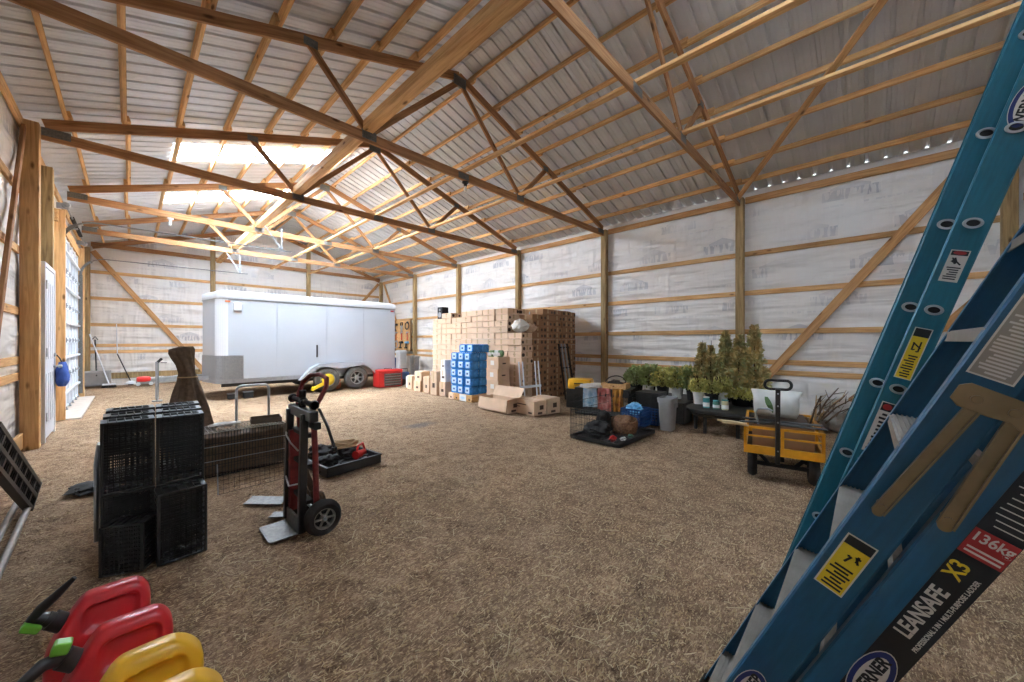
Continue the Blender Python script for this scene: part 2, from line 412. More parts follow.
_lum = {}
def lumber(name, p0, p1, w, h, m, parent=None, up=(0, 0, 1), bev=.004):
    p0, p1 = Vector(p0), Vector(p1); L = (p1 - p0).length; x, y, z = frame(p1 - p0, up)
    key = (round(L, 3), w, h, m.name)
    if key not in _lum:
        mb = MB(); n = 5
        vs = []; a, b = w / 2, h / 2; c = min(bev, a * .3, b * .3)
        sec = [(-a + c, -b), (a - c, -b), (a, -b + c), (a, b - c), (a - c, b), (-a + c, b), (-a, b - c), (-a, -b + c)]
        mb.loft([[(xx, s[0], s[1]) for s in sec] for xx in (-L / 2, L / 2)])
        _lum[key] = mb.mesh(name, m)
    o = link(name, _lum[key], parent)
    mt = Matrix((x, y, z)).transposed().to_4x4(); mt.translation = (p0 + p1) / 2
    o.matrix_local = mt
    return o

# ------------------------------------------------------------------ floor
def ground_h(x, y):
    v = Vector((x, y, 0))
    return -.012 + .012 * noise.noise(v * 2.2) + .013 * noise.noise(v * 7) + .006 * noise.noise(v * 17) - .006
def grid(x0, x1, y0, y1, nx, ny, fz):
    mb = MB()
    vs = []
    for j in range(ny + 1):
        for i in range(nx + 1):
            x = x0 + (x1 - x0) * i / nx; y = y0 + (y1 - y0) * j / ny; vs.append((x, y, fz(x, y)))
    fs = [(j * (nx + 1) + i, j * (nx + 1) + i + 1, (j + 1) * (nx + 1) + i + 1, (j + 1) * (nx + 1) + i) for j in range(ny) for i in range(nx)]
    return mb.add(vs, fs)
tag(grid(-1.12, 8.78, -1.65, 17.42, 330, 620, ground_h).build('floor', M['ground'], smooth=180), kind='structure')
mb = MB(); mb.prism([(-.98, 10.35), (-.62, 10.35), (-.62, 14.2), (-.98, 14.2)], -.03, .012)
tag(mb.build('trim_1', M['concrete'], bev=.006), kind='structure')

# loose straw and chips trodden into the floor: nobody could count them
mb = MB(); rs = random.Random(3)
def strand(x, y, L, w, a, lift, mi, z0):
    dx, dy = math.cos(a), math.sin(a); nx, ny = -dy * w, dx * w; b = rs.uniform(-.25, .25) * L
    p = [(x - dx * L / 2, y - dy * L / 2, z0), (x + nx * b / max(w, 1e-4), y + ny * b / max(w, 1e-4), z0 + lift), (x + dx * L / 2, y + dy * L / 2, z0 + lift * rs.uniform(0, .8))]
    vs = []
    for q in p: vs += [(q[0] - nx, q[1] - ny, q[2]), (q[0] + nx, q[1] + ny, q[2] + w * .8)]
    mb.add(vs, [(0, 1, 3, 2), (2, 3, 5, 4)], mi)
for k in range(52000):
    r = 1.1 + 8.0 * rs.random() ** 1.5; a = R(rs.uniform(-12, 98)); x, y = r * math.cos(a), r * math.sin(a)
    if not (-.85 < x < 8.4 and y > -.9): continue
    if noise.noise(Vector((x * .9, y * .9, 3))) < rs.uniform(-.7, .35): continue
    t = rs.random(); z = ground_h(x, y) + .008
    if t < .035: strand(x, y, rs.uniform(.05, .13), .0016, rs.uniform(0, 6.3), rs.uniform(.004, .02), 0, z)
    elif t < .5: strand(x, y, rs.uniform(.012, .036), .0016, rs.uniform(0, 6.3), rs.uniform(.002, .012), 0 if t < .2 else 1, z)
    else: strand(x, y, rs.uniform(.008, .022), rs.uniform(.002, .005), rs.uniform(0, 6.3), rs.uniform(.002, .01), 1 if t < .8 else 2, z)
tag(mb.build('straw_litter', [M['straw_light'], M['straw_mid'], M['straw_dark']]), 'loose straw and wood shavings scattered over the barn floor', 'straw', kind='stuff')

# ------------------------------------------------------------------ walls: building wrap behind the girts
def wrap_wall(name, P, length, top, girts, inward):
    """P(s, z, d): point at distance s along the wall, height z, bulge d towards the room; top(s): height of the upper edge"""
    nx, nz = int(length / .07), 64
    mb = MB(); vs = []; uv = []
    gz = sorted(girts)
    for j in range(nz + 1):
        for i in range(nx + 1):
            s = length * i / nx; z = -.05 + (top(s) + .05) * j / nz
            lo = max([g for g in gz if g <= z], default=0.0); hi = min([g for g in gz if g > z], default=top(s))
            t = (z - lo) / max(hi - lo, .05); t = min(max(t, 0), 1); bell = math.sin(math.pi * t)
            v = Vector((s * .7, z * 2.2, len(name)))
            d = bell * (.016 + .036 * noise.noise(v) + .020 * noise.noise(Vector((s * 3.2, z * 1.1 + s * .8, 7))))
            d += bell * .016 * math.sin(9 * (s * .6 + z * 1.3) + 5 * noise.noise(v * .8)) * max(0, noise.noise(Vector((s * .5, z, 11))) + .15)
            vs.append(P(s, z, max(d, -.03))); uv.append((s, z))
    fs = [(j * (nx + 1) + i, j * (nx + 1) + i + 1, (j + 1) * (nx + 1) + i + 1, (j + 1) * (nx + 1) + i) for j in range(nz) for i in range(nx)]
    mb.add(vs, fs)
    o = mb.build(name, M['film'], smooth=180)
    u = o.data.uv_layers.new(name='UVMap')
    for lp in o.data.loops: u.data[lp.index].uv = uv[lp.vertex_index]
    sl = o.modifiers.new('skin', 'SOLIDIFY'); sl.thickness = .02; sl.offset = 1 if inward else -1
    return tag(o, kind='structure')
GR = [.80, 1.0, 1.60, 2.38, 3.17]
GBK = [.30, 1.07, 1.27, 1.92, 2.75, 3.57]
GL = [.95, 1.16, 1.80, 2.60, 3.40]
eave = lambda s: 4.445
wrap_wall('wall_right', lambda s, z, d: (8.73 - d, -1.62 + s, z), 18.98, eave, GR + [.2, 4.3], False)
wrap_wall('wall_left', lambda s, z, d: (-1.05 + d, -1.62 + s, z), 18.98, eave, GL + [.2, 4.3], True)
gable = lambda s: chord_top(-1.05 + s) + .097
wrap_wall('wall_back', lambda s, z, d: (-1.05 + s, 17.36 - d, z), 9.78, gable, GBK, False)
wrap_wall('wall_front', lambda s, z, d: (-1.05 + s, -1.62 + d, z), 9.78, gable, GL + [4.3], True)

# ------------------------------------------------------------------ roof: ribbed metal with clear panels let into the door-side slope
PURL = .10
def rib_profile(y0, y1):
    pts = []; y = y0; pitch = .2286
    k0 = int(math.floor(y0 / pitch))
    xs = []
    for k in range(k0, int(math.ceil(y1 / pitch)) + 1):
        b = k * pitch
        for dy, dz in ((-.027, 0), (-.018, .036), (.018, .036), (.027, 0), (.064, 0), (.069, .0045), (.077, .0045), (.082, 0), (.146, 0), (.151, .0045), (.159, .0045), (.164, 0)):
            xs.append((b + dy, dz))
    xs = sorted(p for p in xs if y0 < p[0] < y1)
    return [(y0, 0)] + xs + [(y1, 0)]
def roof_strip(side, y0, y1, xa, xb):
    """one run of roofing from xa to xb (distance from the ridge line), as a thin closed sheet"""
    mb = MB(); pr = rib_profile(y0, y1); vs = []
    for xx in (xa, xb):
        for t in (0, .0012):
            for y, dz in pr:
                x = XM + side * xx; vs.append((x, y, chord_top(x) + PURL + dz + t))
    n = len(pr); fs = []
    for i in range(n - 1):
        fs += [(i, i + 1, 2 * n + i + 1, 2 * n + i), (n + i, 3 * n + i, 3 * n + i + 1, n + i + 1)]
        fs += [(i, n + i, n + i + 1, i + 1), (2 * n + i, 2 * n + i + 1, 3 * n + i + 1, 3 * n + i)]
    fs += [(0, 2 * n, 3 * n, n), (n - 1, 2 * n - 1, 4 * n - 1, 3 * n - 1)]
    return mb.add(vs, fs)
SKY = [(-.66, .28), (8.90, 9.84), (12.12, 13.06)]  # first strip is an added skylight, out of view, for fill light
EV = 4.98
mb = MB(); ys = [-1.62]
for a, b in SKY: ys += [a, b]
ys.append(17.5)
for i in range(0, len(ys), 2):
    s = roof_strip(-1, ys[i], ys[i + 1], .0, EV); mb.add(s.v, s.f)
for a, b in SKY:
    s = roof_strip(-1, a, b, 3.30, EV); mb.add(s.v, s.f); s = roof_strip(-1, a, b, 0, .14); mb.add(s.v, s.f)
tag(mb.build('ceiling', M['roof']), kind='structure')
s = roof_strip(1, -1.62, 17.5, .0, EV)
tag(s.build('ceiling_slope', M['roof']), kind='structure')
for i, (a, b) in enumerate(SKY):
    tag(roof_strip(-1, a, b, .14, 3.30).build('window_%d' % (i + 1), M['sky_fill' if i == 0 else 'sky']), kind='structure')  # the first window is the added, unseen fill skylight
mb = MB()
mb.prism([(-.22, -.075), (0, 0), (.22, -.075), (.22, -.071), (0, .006), (-.22, -.071)], -1.62, 17.5, T=Matrix(((1, 0, 0, XM), (0, 0, 1, 0), (0, 1, 0, 5.92 + PURL + .028), (0, 0, 0, 1))))
tag(mb.build('trim_2', M['roof']), kind='structure')

# ------------------------------------------------------------------ posts
BAY = ['on the trailer end wall', 'one bay', 'two bays', 'three bays', 'four bays', 'five bays', 'six bays']
def post(x, y, z1, label, m='post', w=.14, z0=-.03):
    mb = MB(); mb.span((-w / 2, -w / 2, 0), (w / 2, w / 2, z1 - z0))
    return tag(mb.build('wall_post', M[m], bev=.006, loc=(x, y, z0)), label, 'post', 'barn wall posts')
PL = ['treated corner post where the trailer wall meets the carton-side wall',
      'treated wall post next to the tool board behind the red toolbox',
      'treated wall post rising behind the far end of the stacked cartons',
      'treated wall post rising behind the middle of the stacked cartons',
      'treated wall post between the stacked cartons and the potted shrubs',
      'treated wall post standing behind the tall potted conifers',
      'treated corner post seen behind the two blue ladders']
for i, y in enumerate(YS): post(XR, (17.27 if i == 0 else y) if i < 6 else -1.45, 4.30, PL[i])
post(XL, YS[3], 4.32, 'thick square post at the near side of the white walk door', 'post_light', .16)
post(XL, YS[4], 4.30, 'square wall post on the door wall beyond the picture edge', 'post_light', .16)
post(XL + .01, 9.22, 4.12, 'treated post between the walk door and the overhead door', 'post', .15)
post(XL, 17.27, 4.30, 'treated corner post behind the snow shovel')
post(2.11, 17.27, chord_top(2.11) - .16, 'treated gable post just above the trailer nose')
post(5.32, 17.27, chord_top(5.32) - .16, 'treated gable post above the tail half of the trailer')
for y, nm in ((10.32, 'near'), (14.28, 'far')):
    tag(lumber('door_jamb', (-.87, y, 0), (-.87, y, 3.75), .14, .045, M['pine'], up=(0, 1, 0)), 'pine jamb at the %s side of the overhead door' % nm, 'jamb', 'overhead door jambs')
tag(lumber('door_header', (-.9, 10.2, 3.62), (-.9, 14.4, 3.62), .045, .2, M['pine']), 'pine header board over the overhead door', 'header')

# ------------------------------------------------------------------ trusses
TN = ['gable truss on the trailer end wall', 'roof truss second from the trailer end wall', 'roof truss third from the trailer end wall, over the trailer side',
      'roof truss meeting the thick post at the walk door', 'roof truss meeting the post between cartons and shrubs', 'roof truss meeting the post behind the potted conifers', 'gable truss over the blue ladders']
ZB = 4.13
for i, y in enumerate(YS):
    yy = y - .0 if i not in (0, 6) else (17.24 if i == 0 else -1.33)
    t = empty('roof_truss', (XM, yy, ZB), label='brown wooden ' + TN[i], cat='truss', group='wooden roof trusses')
    def P(x, z): return (x - XM, 0, z - ZB)
    x0, x1 = XL + .08, XR - .075
    if i == 3: x0 = XL + .09
    zc = ZB + (.28 if i == 0 else .07)
    lumber('bottom_chord', P(x0, zc), P(x1, zc), .038, .14, M['truss'], t)
    for sx, xe in ((-1, x0), (1, x1)):
        n = Vector((.309 * sx, 0, .951)) * -.072
        a = Vector(P(xe, chord_top(xe))) + n; b = Vector(P(XM + sx * .02, chord_top(XM))) + n
        lumber('top_chord', a, b, .038, .14, M['truss'], t)
    nl, nr = XM - 1.56, XM + 1.50
    ql, qr = XM - 2.3, XM + 2.3
    if i == 0: continue
    for a, b in (((ql, chord_top(ql) - .13), (nl, ZB + .12)), ((nl, ZB + .12), (XM - .05, 5.72)), ((XM + .05, 5.72), (nr, ZB + .12)), ((nr, ZB + .12), (qr, chord_top(qr) - .13))):
        lumber('web', P(*a), P(*b), .036, .088, M['truss'], t)
    for px_, pz, w, h in ((XM, 5.76, .26, .17), (nl, ZB + .1, .2, .12), (nr, ZB + .1, .2, .12), (x0 + .13, ZB + .11, .26, .11), (x1 - .13, ZB + .11, .26, .11), (XM + .08, ZB + .07, .22, .1), (ql, chord_top(ql) - .1, .16, .1), (qr, chord_top(qr) - .1, .16, .1)):
        mb = MB()
        mb.box((0, 0, 0), (w, .043, h))
        for u in range(int(w / .028)):
            for sy in (-1, 1): mb.box((-w / 2 + .02 + u * .028, sy * .0225, 0), (.008, .002, h * .8))
        mb.build('nail_plate', M['plate'], t, loc=P(px_, pz))

# ------------------------------------------------------------------ purlins, one board per bay
OFF = [.22, .82, 1.42, 2.03, 2.64, 3.25, 3.86, 4.42]
BN = ['in the bay at the trailer wall', 'in the second bay from the trailer wall', 'in the third bay from the trailer wall', 'in the fourth bay from the trailer wall', 'in the fifth bay from the trailer wall', 'in the bay over the ladders']
for side, sn in ((-1, 'door-side'), (1, 'carton-side')):
    for k, off in enumerate(OFF):
        for b in range(6):
            lap = .07 if b % 2 else 0.0
            x = XM + side * (off + lap * .6); z = chord_top(x) + PURL / 2 - .004
            p0, p1 = (x, YS[b] + .1, z), (x, YS[b + 1] - .1, z)
            if not seen(p0, p1): continue
            up = Vector((.309 * side, 0, .951))
            tag(lumber('roof_purlin', p0, p1, .04, PURL - .008, M['pine'], up=up), 'pine purlin, %s from the ridge, %s slope, %s' % (ORD[k], sn, BN[b]), 'purlin', 'roof purlins')
# ------------------------------------------------------------------ girts
for r, z in enumerate(GR):
    for b in range(6):
        p0, p1 = (8.685, YS[b] + .0, z), (8.685, YS[b + 1] + .0, z)
        if b == 5: p1 = (8.685, -1.4, z)
        if not seen(p0, p1): continue
        tag(lumber('wall_girt', p0, p1, .036, .095, M['pine']), 'pine girt on the carton-side wall, %s up, %s' % (ORD[r], BN[b]), 'girt', 'wall girts')
for b in range(6):
    p0, p1 = (8.66, YS[b] - .08, 4.25), (8.66, YS[b + 1] + .08, 4.25)
    if not seen(p0, p1): continue
    tag(lumber('eave_board', p0, p1, .036, .13, M['brace']), 'pine eave board, carton-side wall top, ' + BN[b], 'board', 'eave boards')
XB = [XL, 2.11, 5.32, XR]; WN = ['from shovel corner to trailer nose', 'above the middle of the trailer', 'above the trailer tail']
for r, z in enumerate(GBK):
    for b in range(3):
        p0, p1 = (XB[b] - .0, 17.33, z), (XB[b + 1], 17.33, z)
        hh = .19 if z < .5 else (.15 if z > 4.2 else .1)
        q = [proj(p0), proj(p1)]
        tag(lumber('wall_girt', p0, p1, .036, hh, M['post' if z < .5 else 'pine']), 'pine girt on the trailer end wall, %s up, %s' % (ORD[r], WN[b]), 'girt', 'wall girts')
for r, z in enumerate(GL):
    for (ya, yb, nm) in ((4.93, 8.01, 'before the walk door'), (14.35, 17.2, 'beyond the overhead door')):
        p0, p1 = (-1.018, ya, z), (-1.018, yb, z)
        tag(lumber('wall_girt', p0, p1, .036, .1, M['pine']), 'pine girt on the door wall, %s up, %s' % (ORD[r], nm), 'girt', 'wall girts')
for ya, yb, nm in ((4.93, 8.0, 'short of the walk door'), (8.1, 11.0, 'over the walk door'), (11.1, 14.1, 'over the overhead door'), (14.2, 17.2, 'by the shovel corner')):
    tag(lumber('eave_board', (-.99, ya, 4.27), (-.99, yb, 4.27), .036, .13, M['pine']), 'pine eave board on the door wall, ' + nm, 'board', 'eave boards')
tag(lumber('skirt_board', (-.985, 4.9, .11), (-.985, 7.93, .11), .036, .2, M['post_light']), 'wide skirt board at the foot of the door wall', 'board')
# near end wall: what shows past the ladders
for r, z in enumerate((1.0, 1.8, 2.6, 3.4, 4.25)):
    tag(lumber('wall_girt', (6.0, -1.575, z), (8.55, -1.575, z), .036, .1, M['pine']), 'pine girt on the end wall behind the ladders, %s up' % ORD[r], 'girt', 'wall girts')

# ------------------------------------------------------------------ braces
def brace(p0, p1, w, h, label, m='brace', up=(0, 0, 1)):
    return tag(lumber('diagonal_brace', p0, p1, w, h, M[m], up=up), label, 'brace')
brace((8.645, 1.62, .42), (8.645, -1.2, 4.22), .036, .14, 'long diagonal brace on the wall beside the yellow cart')
brace((-.80, 17.27, 4.2), (1.98, 17.27, .15), .14, .036, 'long diagonal brace on the trailer wall, ending at the trailer nose', up=(0, 1, 0))
brace((8.46, 17.25, 4.2), (5.9, 17.25, 1.2), .12, .036, 'diagonal brace on the trailer wall behind the trailer tail', up=(0, 1, 0))
brace((8.64, 17.05, 4.2), (8.64, 15.1, 1.2), .036, .12, 'diagonal brace on the carton-side wall above the tool board')
brace((8.50, 1.92, 4.22), (4.95, -.70, 5.40), .088, .038, 'diagonal roof brace rising from the post behind the conifers', up=(.3, 0, .95))
brace((-.96, 7.9, 4.2), (-.96, 5.75, .05), .036, .10, 'steep reddish brace on the wall beside the thick post', 'truss')
brace((8.50, -1.53, 1.2), (7.1, -1.53, 3.9), .12, .036, 'diagonal brace on the end wall behind the ladders', up=(0, 1, 0))
brace((8.645, -1.30, 2.2), (8.645, -.35, 1.0), .036, .10, 'short brace at the foot of the ladder corner post')
# long ties that run from truss to truss
for xx, nm, parts in ((XM - 1.56 - .02, 'doubled pine truss tie, door side', 2), (XM + .08, 'narrow pine truss tie, barn middle', 1), (XM + 1.47, 'pine truss tie, carton side', 1)):
    for b in range(6):
        ya, yb = YS[b] - (.0 if b else .1), YS[b + 1]
        p0, p1 = (xx, ya, ZB + .162), (xx, yb, ZB + .162)
        if not seen(p0, p1): continue
        t = empty('truss_tie', (xx, (ya + yb) / 2, ZB + .14), label='%s, %s' % (nm, BN[b]), cat='tie', group='truss ties')
        L = ya - yb
        if parts == 2:
            lumber('flat_board', (0, -L / 2, .021), (0, L / 2, .021), .14, .038, M['pine'], t)
            lumber('edge_board', (-.05, -L / 2, .086), (-.05, L / 2, .086), .038, .088, M['pine'], t)
        else:
            lumber('flat_board', (0, -L / 2, .021), (0, L / 2, .021), .09, .038, M['pine'], t)
# ------------------------------------------------------------------ walk door
d = empty('door_1', (-.84, 8.66, 0)); d['kind'] = 'structure'
mb = MB(); mb.span((-.022, -.44, .04), (.022, .44, 2.44))
for a in (-.30, -.1, .1, .30):
    mb.span((.022, a - .07, 1.15), (.028, a + .07, 2.25)); mb.span((.022, a - .07, .25), (.028, a + .07, .95))
mb.build('door_leaf', M['panel_white'], d, bev=.004)
mb = MB()
for z in (.35, 1.25, 2.2): mb.cyl((.03, -.44, z - .06), (.03, -.44, z + .06), .014); mb.span((.02, -.44, z - .05), (.028, -.38, z + .05))
mb.build('hinge', M['galv'], d)
mb = MB(); mb.lathe([(.0, .09), (.024, .085), (.03, .065), (.024, .045), (.012, .04), (.012, .0), (.034, .0)], (.022, .36, 1.02), 'X', 16); mb.lathe([(.03, .0), (.03, .02), (.02, .028), (0, .028)], (.022, .36, 1.20), 'X', 16)
mb.build('door_knob', M['galv'], d, smooth=True)
mb = MB()
for y in (-.475, .475): mb.span((-.05, y - .03, 0), (.03, y + .03, 2.5))
mb.span((-.05, -.5, 2.45), (.03, .5, 2.51))
mb.build('door_frame', M['panel_white'], d, bev=.003)
# blue bag on the knob
t = empty('cloth_bag', (-.74, 9.12, .72), label='blue cloth bag hanging at the walk door lock', cat='bag')
mb = MB(); rings = []
for k in range(11):
    f = k / 10; z = .36 * (1 - f); w = .02 + .11 * math.sin(math.pi * min(1, .12 + f * .62)) ; 
    if k == 10: w *= .7
    rings.append([(w * .55 * math.cos(a) * (1 + .12 * math.sin(5 * a + k)), w * math.sin(a) * (1 + .1 * math.sin(4 * a + k * .7)), z - (.02 if k == 10 else 0)) for a in [2 * math.pi * i / 24 for i in range(24)]])
mb.loft(rings); mb.build('bag_body', M['blue_bag'], t, smooth=60)
mb = MB(); mb.tube([(0, -.02, .34), (-.02, -.03, .42), (-.05, -.05, .47), (-.03, .0, .43), (0, .02, .35)], .008, 6); mb.build('strap', M['black'], t, smooth=True)

# ------------------------------------------------------------------ overhead door and its tracks
d = empty('door_2', (-.93, 12.3, 0)); d['kind'] = 'structure'
for k in range(5):
    z0 = .03 + k * .70
    mb = MB(); mb.span((-.022, -1.86, z0), (.0, 1.86, z0 + .694)); 
    for zz in (z0 + .03, z0 + .66): mb.span((0, -1.86, zz - .025), (.02, 1.86, zz + .025))
    mb.build('door_section', M['panel_white'], d, bev=.002)
    mb = MB()
    for j in range(7):
        y = -1.83 + j * .61; mb.span((0, y - .035, z0 + .01), (.032, y + .035, z0 + .69))
    mb.span((.02, -1.86, z0 + .33), (.07, 1.86, z0 + .37))
    mb.build('stile', M['white'], d)
    mb = MB()
    for j in range(7):
        y = -1.83 + j * .61; mb.span((.03, y - .03, z0 - .05), (.045, y + .03, z0 + .05)); mb.cyl((.05, y - .035, z0), (.05, y + .035, z0), .012, n=8)
    mb.build('door_hinge', M['galv'], d)
for y, nm, x1 in ((10.40, 'near', 2.80), (14.20, 'far', 2.60)):
    t = empty('door_track', (-.86, y, 0), label='galvanised overhead door track at the %s side of the door' % nm, cat='track', group='overhead door tracks')
    zt = 3.62 if nm == 'near' else 3.52; s = 1 if nm == 'near' else -1
    pts = [(0, 0, .1), (0, 0, zt - .45)] + [tuple(p) for p in arc((.45, 0, zt - .45), .45, 180, 90, 10)] + [(x1 + .86, 0, zt + .02)]
    mb = MB()
    for a, b in zip(pts, pts[1:]):
        mb.bar(a, b, .07, .010, up=(0, 1, 0) if abs(a[0] - b[0]) < 1e-6 else (0, 0, 1))
        for o in (-.03, .03):
            mb.bar((a[0], a[1] + o, a[2]), (b[0], b[1] + o, b[2]), .008, .045, up=(1, 0, .3))
    mb.build('rail', M['plate'], t)
    mb = MB(); mb.bar((x1 + .66, 0, zt + .03), (x1 + .66, 0, ZB + .05), .035, .006, up=(0, 1, 0)); mb.bar((x1 + .66, 0, zt + .05), (x1 + .3, 0, ZB + .05), .03, .006, up=(0, 1, 0)); mb.build('hanger', M['galv'], t)
    for z in (.5, 1.2, 1.9, 2.6): MB().span((-.06, -.02, z - .03), (.0, .02, z + .03)).build('bracket', M['galv'], t)
t = empty('torsion_shaft', (-.80, 12.3, 3.86), label='steel spring shaft above the overhead door', cat='shaft')
mb = MB(); mb.cyl((0, -1.95, 0), (0, 1.95, 0), .013, n=10); mb.build('shaft', M['galv'], t, smooth=True)
for y in (-1.88, 1.88):
    mb = MB(); mb.lathe([(.0, -.04), (.045, -.04), (.055, -.02), (.045, 0), (.055, .02), (.045, .04), (0, .04)], (0, y, 0), 'Y', 20); mb.build('cable_drum', M['galv'], t, smooth=True)
for y0 in (-.9, .1):
    mb = MB(); n = 26; mb.tube([(.03 * math.cos(k * .785), y0 + .8 * k / (n * 8), .03 * math.sin(k * .785)) for k in range(n * 8 + 1)], .005, 4); mb.build('spring', M['dull_black'], t)
for y in (-1.8, 0, 1.8): MB().span((-.12, y - .02, -.05), (.0, y + .02, .05)).build('bearing_plate', M['galv'], t)

# bulbs on the trusses
for (x, y, z, lab) in ((3.97, 4.93, 4.125, 'bare bulb holder under the truss at the middle of the barn'), (.62, 11.09, 4.125, 'round bulb holder under the truss near the overhead door')):
    t = empty('bulb_holder', (x, y, z), label=lab, cat='lamp', group='bulb holders')
    MB().lathe([(.0, 0), (.055, 0), (.055, -.02), (.028, -.035), (.028, -.075), (0, -.075)]).build('socket', M['dull_black' if y < 6 else 'white'], t, smooth=True)
    MB().lathe([(.014, -.07), (.018, -.09), (.032, -.125), (.03, -.15), (.016, -.168), (0, -.172)]).build('bulb', M['glass'], t, smooth=True)

# ------------------------------------------------------------------ trailer
TX0, TX1, TY0, TY1, TZ0, TZ1 = 1.43, 5.95, 11.0, 13.1, .44, 2.60
t = empty('cargo_trailer', (3.7, 12.05, 0), label='white enclosed two axle cargo trailer parked along the end wall', cat='trailer')
def L3(x, y, z): return (x - 3.7, y - 12.05, z)
poly = []
rr = .22
for cx, cy, a0 in ((TX0 + rr - .02, TY0 + rr, 270), (TX0 + rr - .02, TY1 - rr, 180)):
    for k in range(9):
        a = R(a0 - 90 * k / 8); poly.append((cx + rr * math.cos(a) - 3.7, cy + rr * math.sin(a) - 12.05))
poly.insert(9, (TX0 - .16 - 3.7, 0))
poly += [(TX1 - 3.7, TY1 - 12.05), (TX1 - 3.7, TY0 - 12.05)]
poly = poly[::-1]
def scaled(pl, k): return [(p[0] * (1 - k / 2.3), p[1] * (1 - k / 1.05)) for p in pl]
mb = MB(); rings = [[(p[0], p[1], z) for p in scaled(poly, k)] for z, k in ((TZ0, 0), (TZ1 - .06, 0), (TZ1 - .02, .012), (TZ1, .045))]
mb.loft(rings); mb.build('body', M['trailer'], t, smooth=30)
mb = MB(); rings = [[(p[0], p[1], z) for p in scaled(poly, k)] for z, k in ((TZ1 - .165, -.006), (TZ1 - .15, -.014), (TZ1 - .055, -.014), (TZ1 - .015, 0), (TZ1 + .03, .10), (TZ1 + .05, .4))]
mb.loft(rings); mb.build('roof_cap', M['white'], t, smooth=40)
mb = MB()
mb.loft([[(p[0], p[1], z) for p in scaled(poly, k)] for z, k in ((TZ1 - .185, -.004), (TZ1 - .182, -.016), (TZ1 - .168, -.016), (TZ1 - .165, -.004))])
mb.loft([[(p[0], p[1], z) for p in scaled(poly, k)] for z, k in ((TZ0 - .05, -.004), (TZ0 - .05, -.014), (TZ0 + .05, -.014), (TZ0 + .052, -.004))])
mb.build('trim_rail', M['galv'], t, smooth=30)
mb = MB()                                                           # stone guard wraps the nose
fr = [p for p in poly if p[0] < TX0 + rr + .0 - 3.7]
fr = sorted(fr, key=lambda p: p[1]); fr = [(TX0 + .50 - 3.7, TY0 - 12.05 - .001)] + fr + [(TX0 + .50 - 3.7, TY1 - 12.05)]
for a, b in zip(fr, fr[1:]):
    for z0, z1 in ((TZ0 + .05, TZ0 + .62),):
        o = Vector((b[1] - a[1], -(b[0] - a[0]), 0)).normalized() * -.012
        q = [Vector((a[0], a[1], z0)), Vector((b[0], b[1], z0)), Vector((b[0], b[1], z1)), Vector((a[0], a[1], z1))]
        mb.add([p + o for p in q] + [p - o * .3 for p in q], [(0, 1, 2, 3), (7, 6, 5, 4), (0, 4, 5, 1), (3, 2, 6, 7), (1, 5, 6, 2), (0, 3, 7, 4)])
mb.build('stone_guard', M['tread_plate'], t, smooth=30)
mb = MB(); crn = [p for p in fr if p[1] < -.80 and p[0] < TX0 + rr + .01 - 3.7]
for a, b in zip(crn, crn[1:]):
    o = Vector((b[1] - a[1], -(b[0] - a[0]), 0)).normalized() * -.007; z0, z1 = TZ0 + .62, TZ1 - .18
    q = [Vector((a[0], a[1], z0)), Vector((b[0], b[1], z0)), Vector((b[0], b[1], z1)), Vector((a[0], a[1], z1))]
    mb.add([p + o for p in q] + [p - o * .3 for p in q], [(0, 1, 2, 3), (7, 6, 5, 4), (0, 4, 5, 1), (3, 2, 6, 7), (1, 5, 6, 2), (0, 3, 7, 4)])
mb.build('corner_trim', M['white'], t, smooth=40)  # bright highlight of the polished corner is put in as white
for x in (TX0 + 1.22, TX0 + 2.44, TX0 + 3.5): MB().span(L3(x - .012, TY0 - .004, TZ0 + .05), L3(x + .012, TY0 + .002, TZ1 - .19)).build('seam_strip', M['trailer'], t)
mb = MB(); mb.span(L3(1.72, TY0 - .05, 2.14), L3(1.90, TY0 + .0, 2.34)); mb.build('side_vent', M['white'], t, bev=.03)
mb = MB(); mb.span(L3(3.585, TY0 - .02, .96), L3(3.625, TY0, 1.30)); mb.build('door_handle', M['black'], t, bev=.006)
for x in (1.62, 5.85):
    mb = MB(); mb.span(L3(x - .05, TY0 - .02, TZ1 - .26), L3(x + .05, TY0, TZ1 - .22)); mb.build('marker_lamp', M['red' if x > 3 else 'orange'], t, bev=.005)
mb = MB(); mb.span(L3(TX1 - .01, TY0 + .05, 1.25), L3(TX1 + .04, TY0 + .12, 1.31)); mb.span(L3(TX1, TY0 + .04, .6), L3(TX1 + .02, TY0 + .07, 2.2)); mb.build('rear_latch', M['galv'], t)
mb = MB()
mb.span(L3(TX0 + .1, TY0 + .15, .30), L3(TX1, TY0 + .25, TZ0)); mb.span(L3(TX0 + .1, TY1 - .25, .30), L3(TX1, TY1 - .15, TZ0))
for x in (1.7, 2.5, 3.3, 5.3): mb.span(L3(x, TY0 + .2, .34), L3(x + .05, TY1 - .2, TZ0))
for x in (3.83, 4.65): mb.cyl(L3(x, TY0 + .1, .34), L3(x, TY1 - .1, .34), .035, n=10)
mb.build('chassis', M['dull_black'], t)
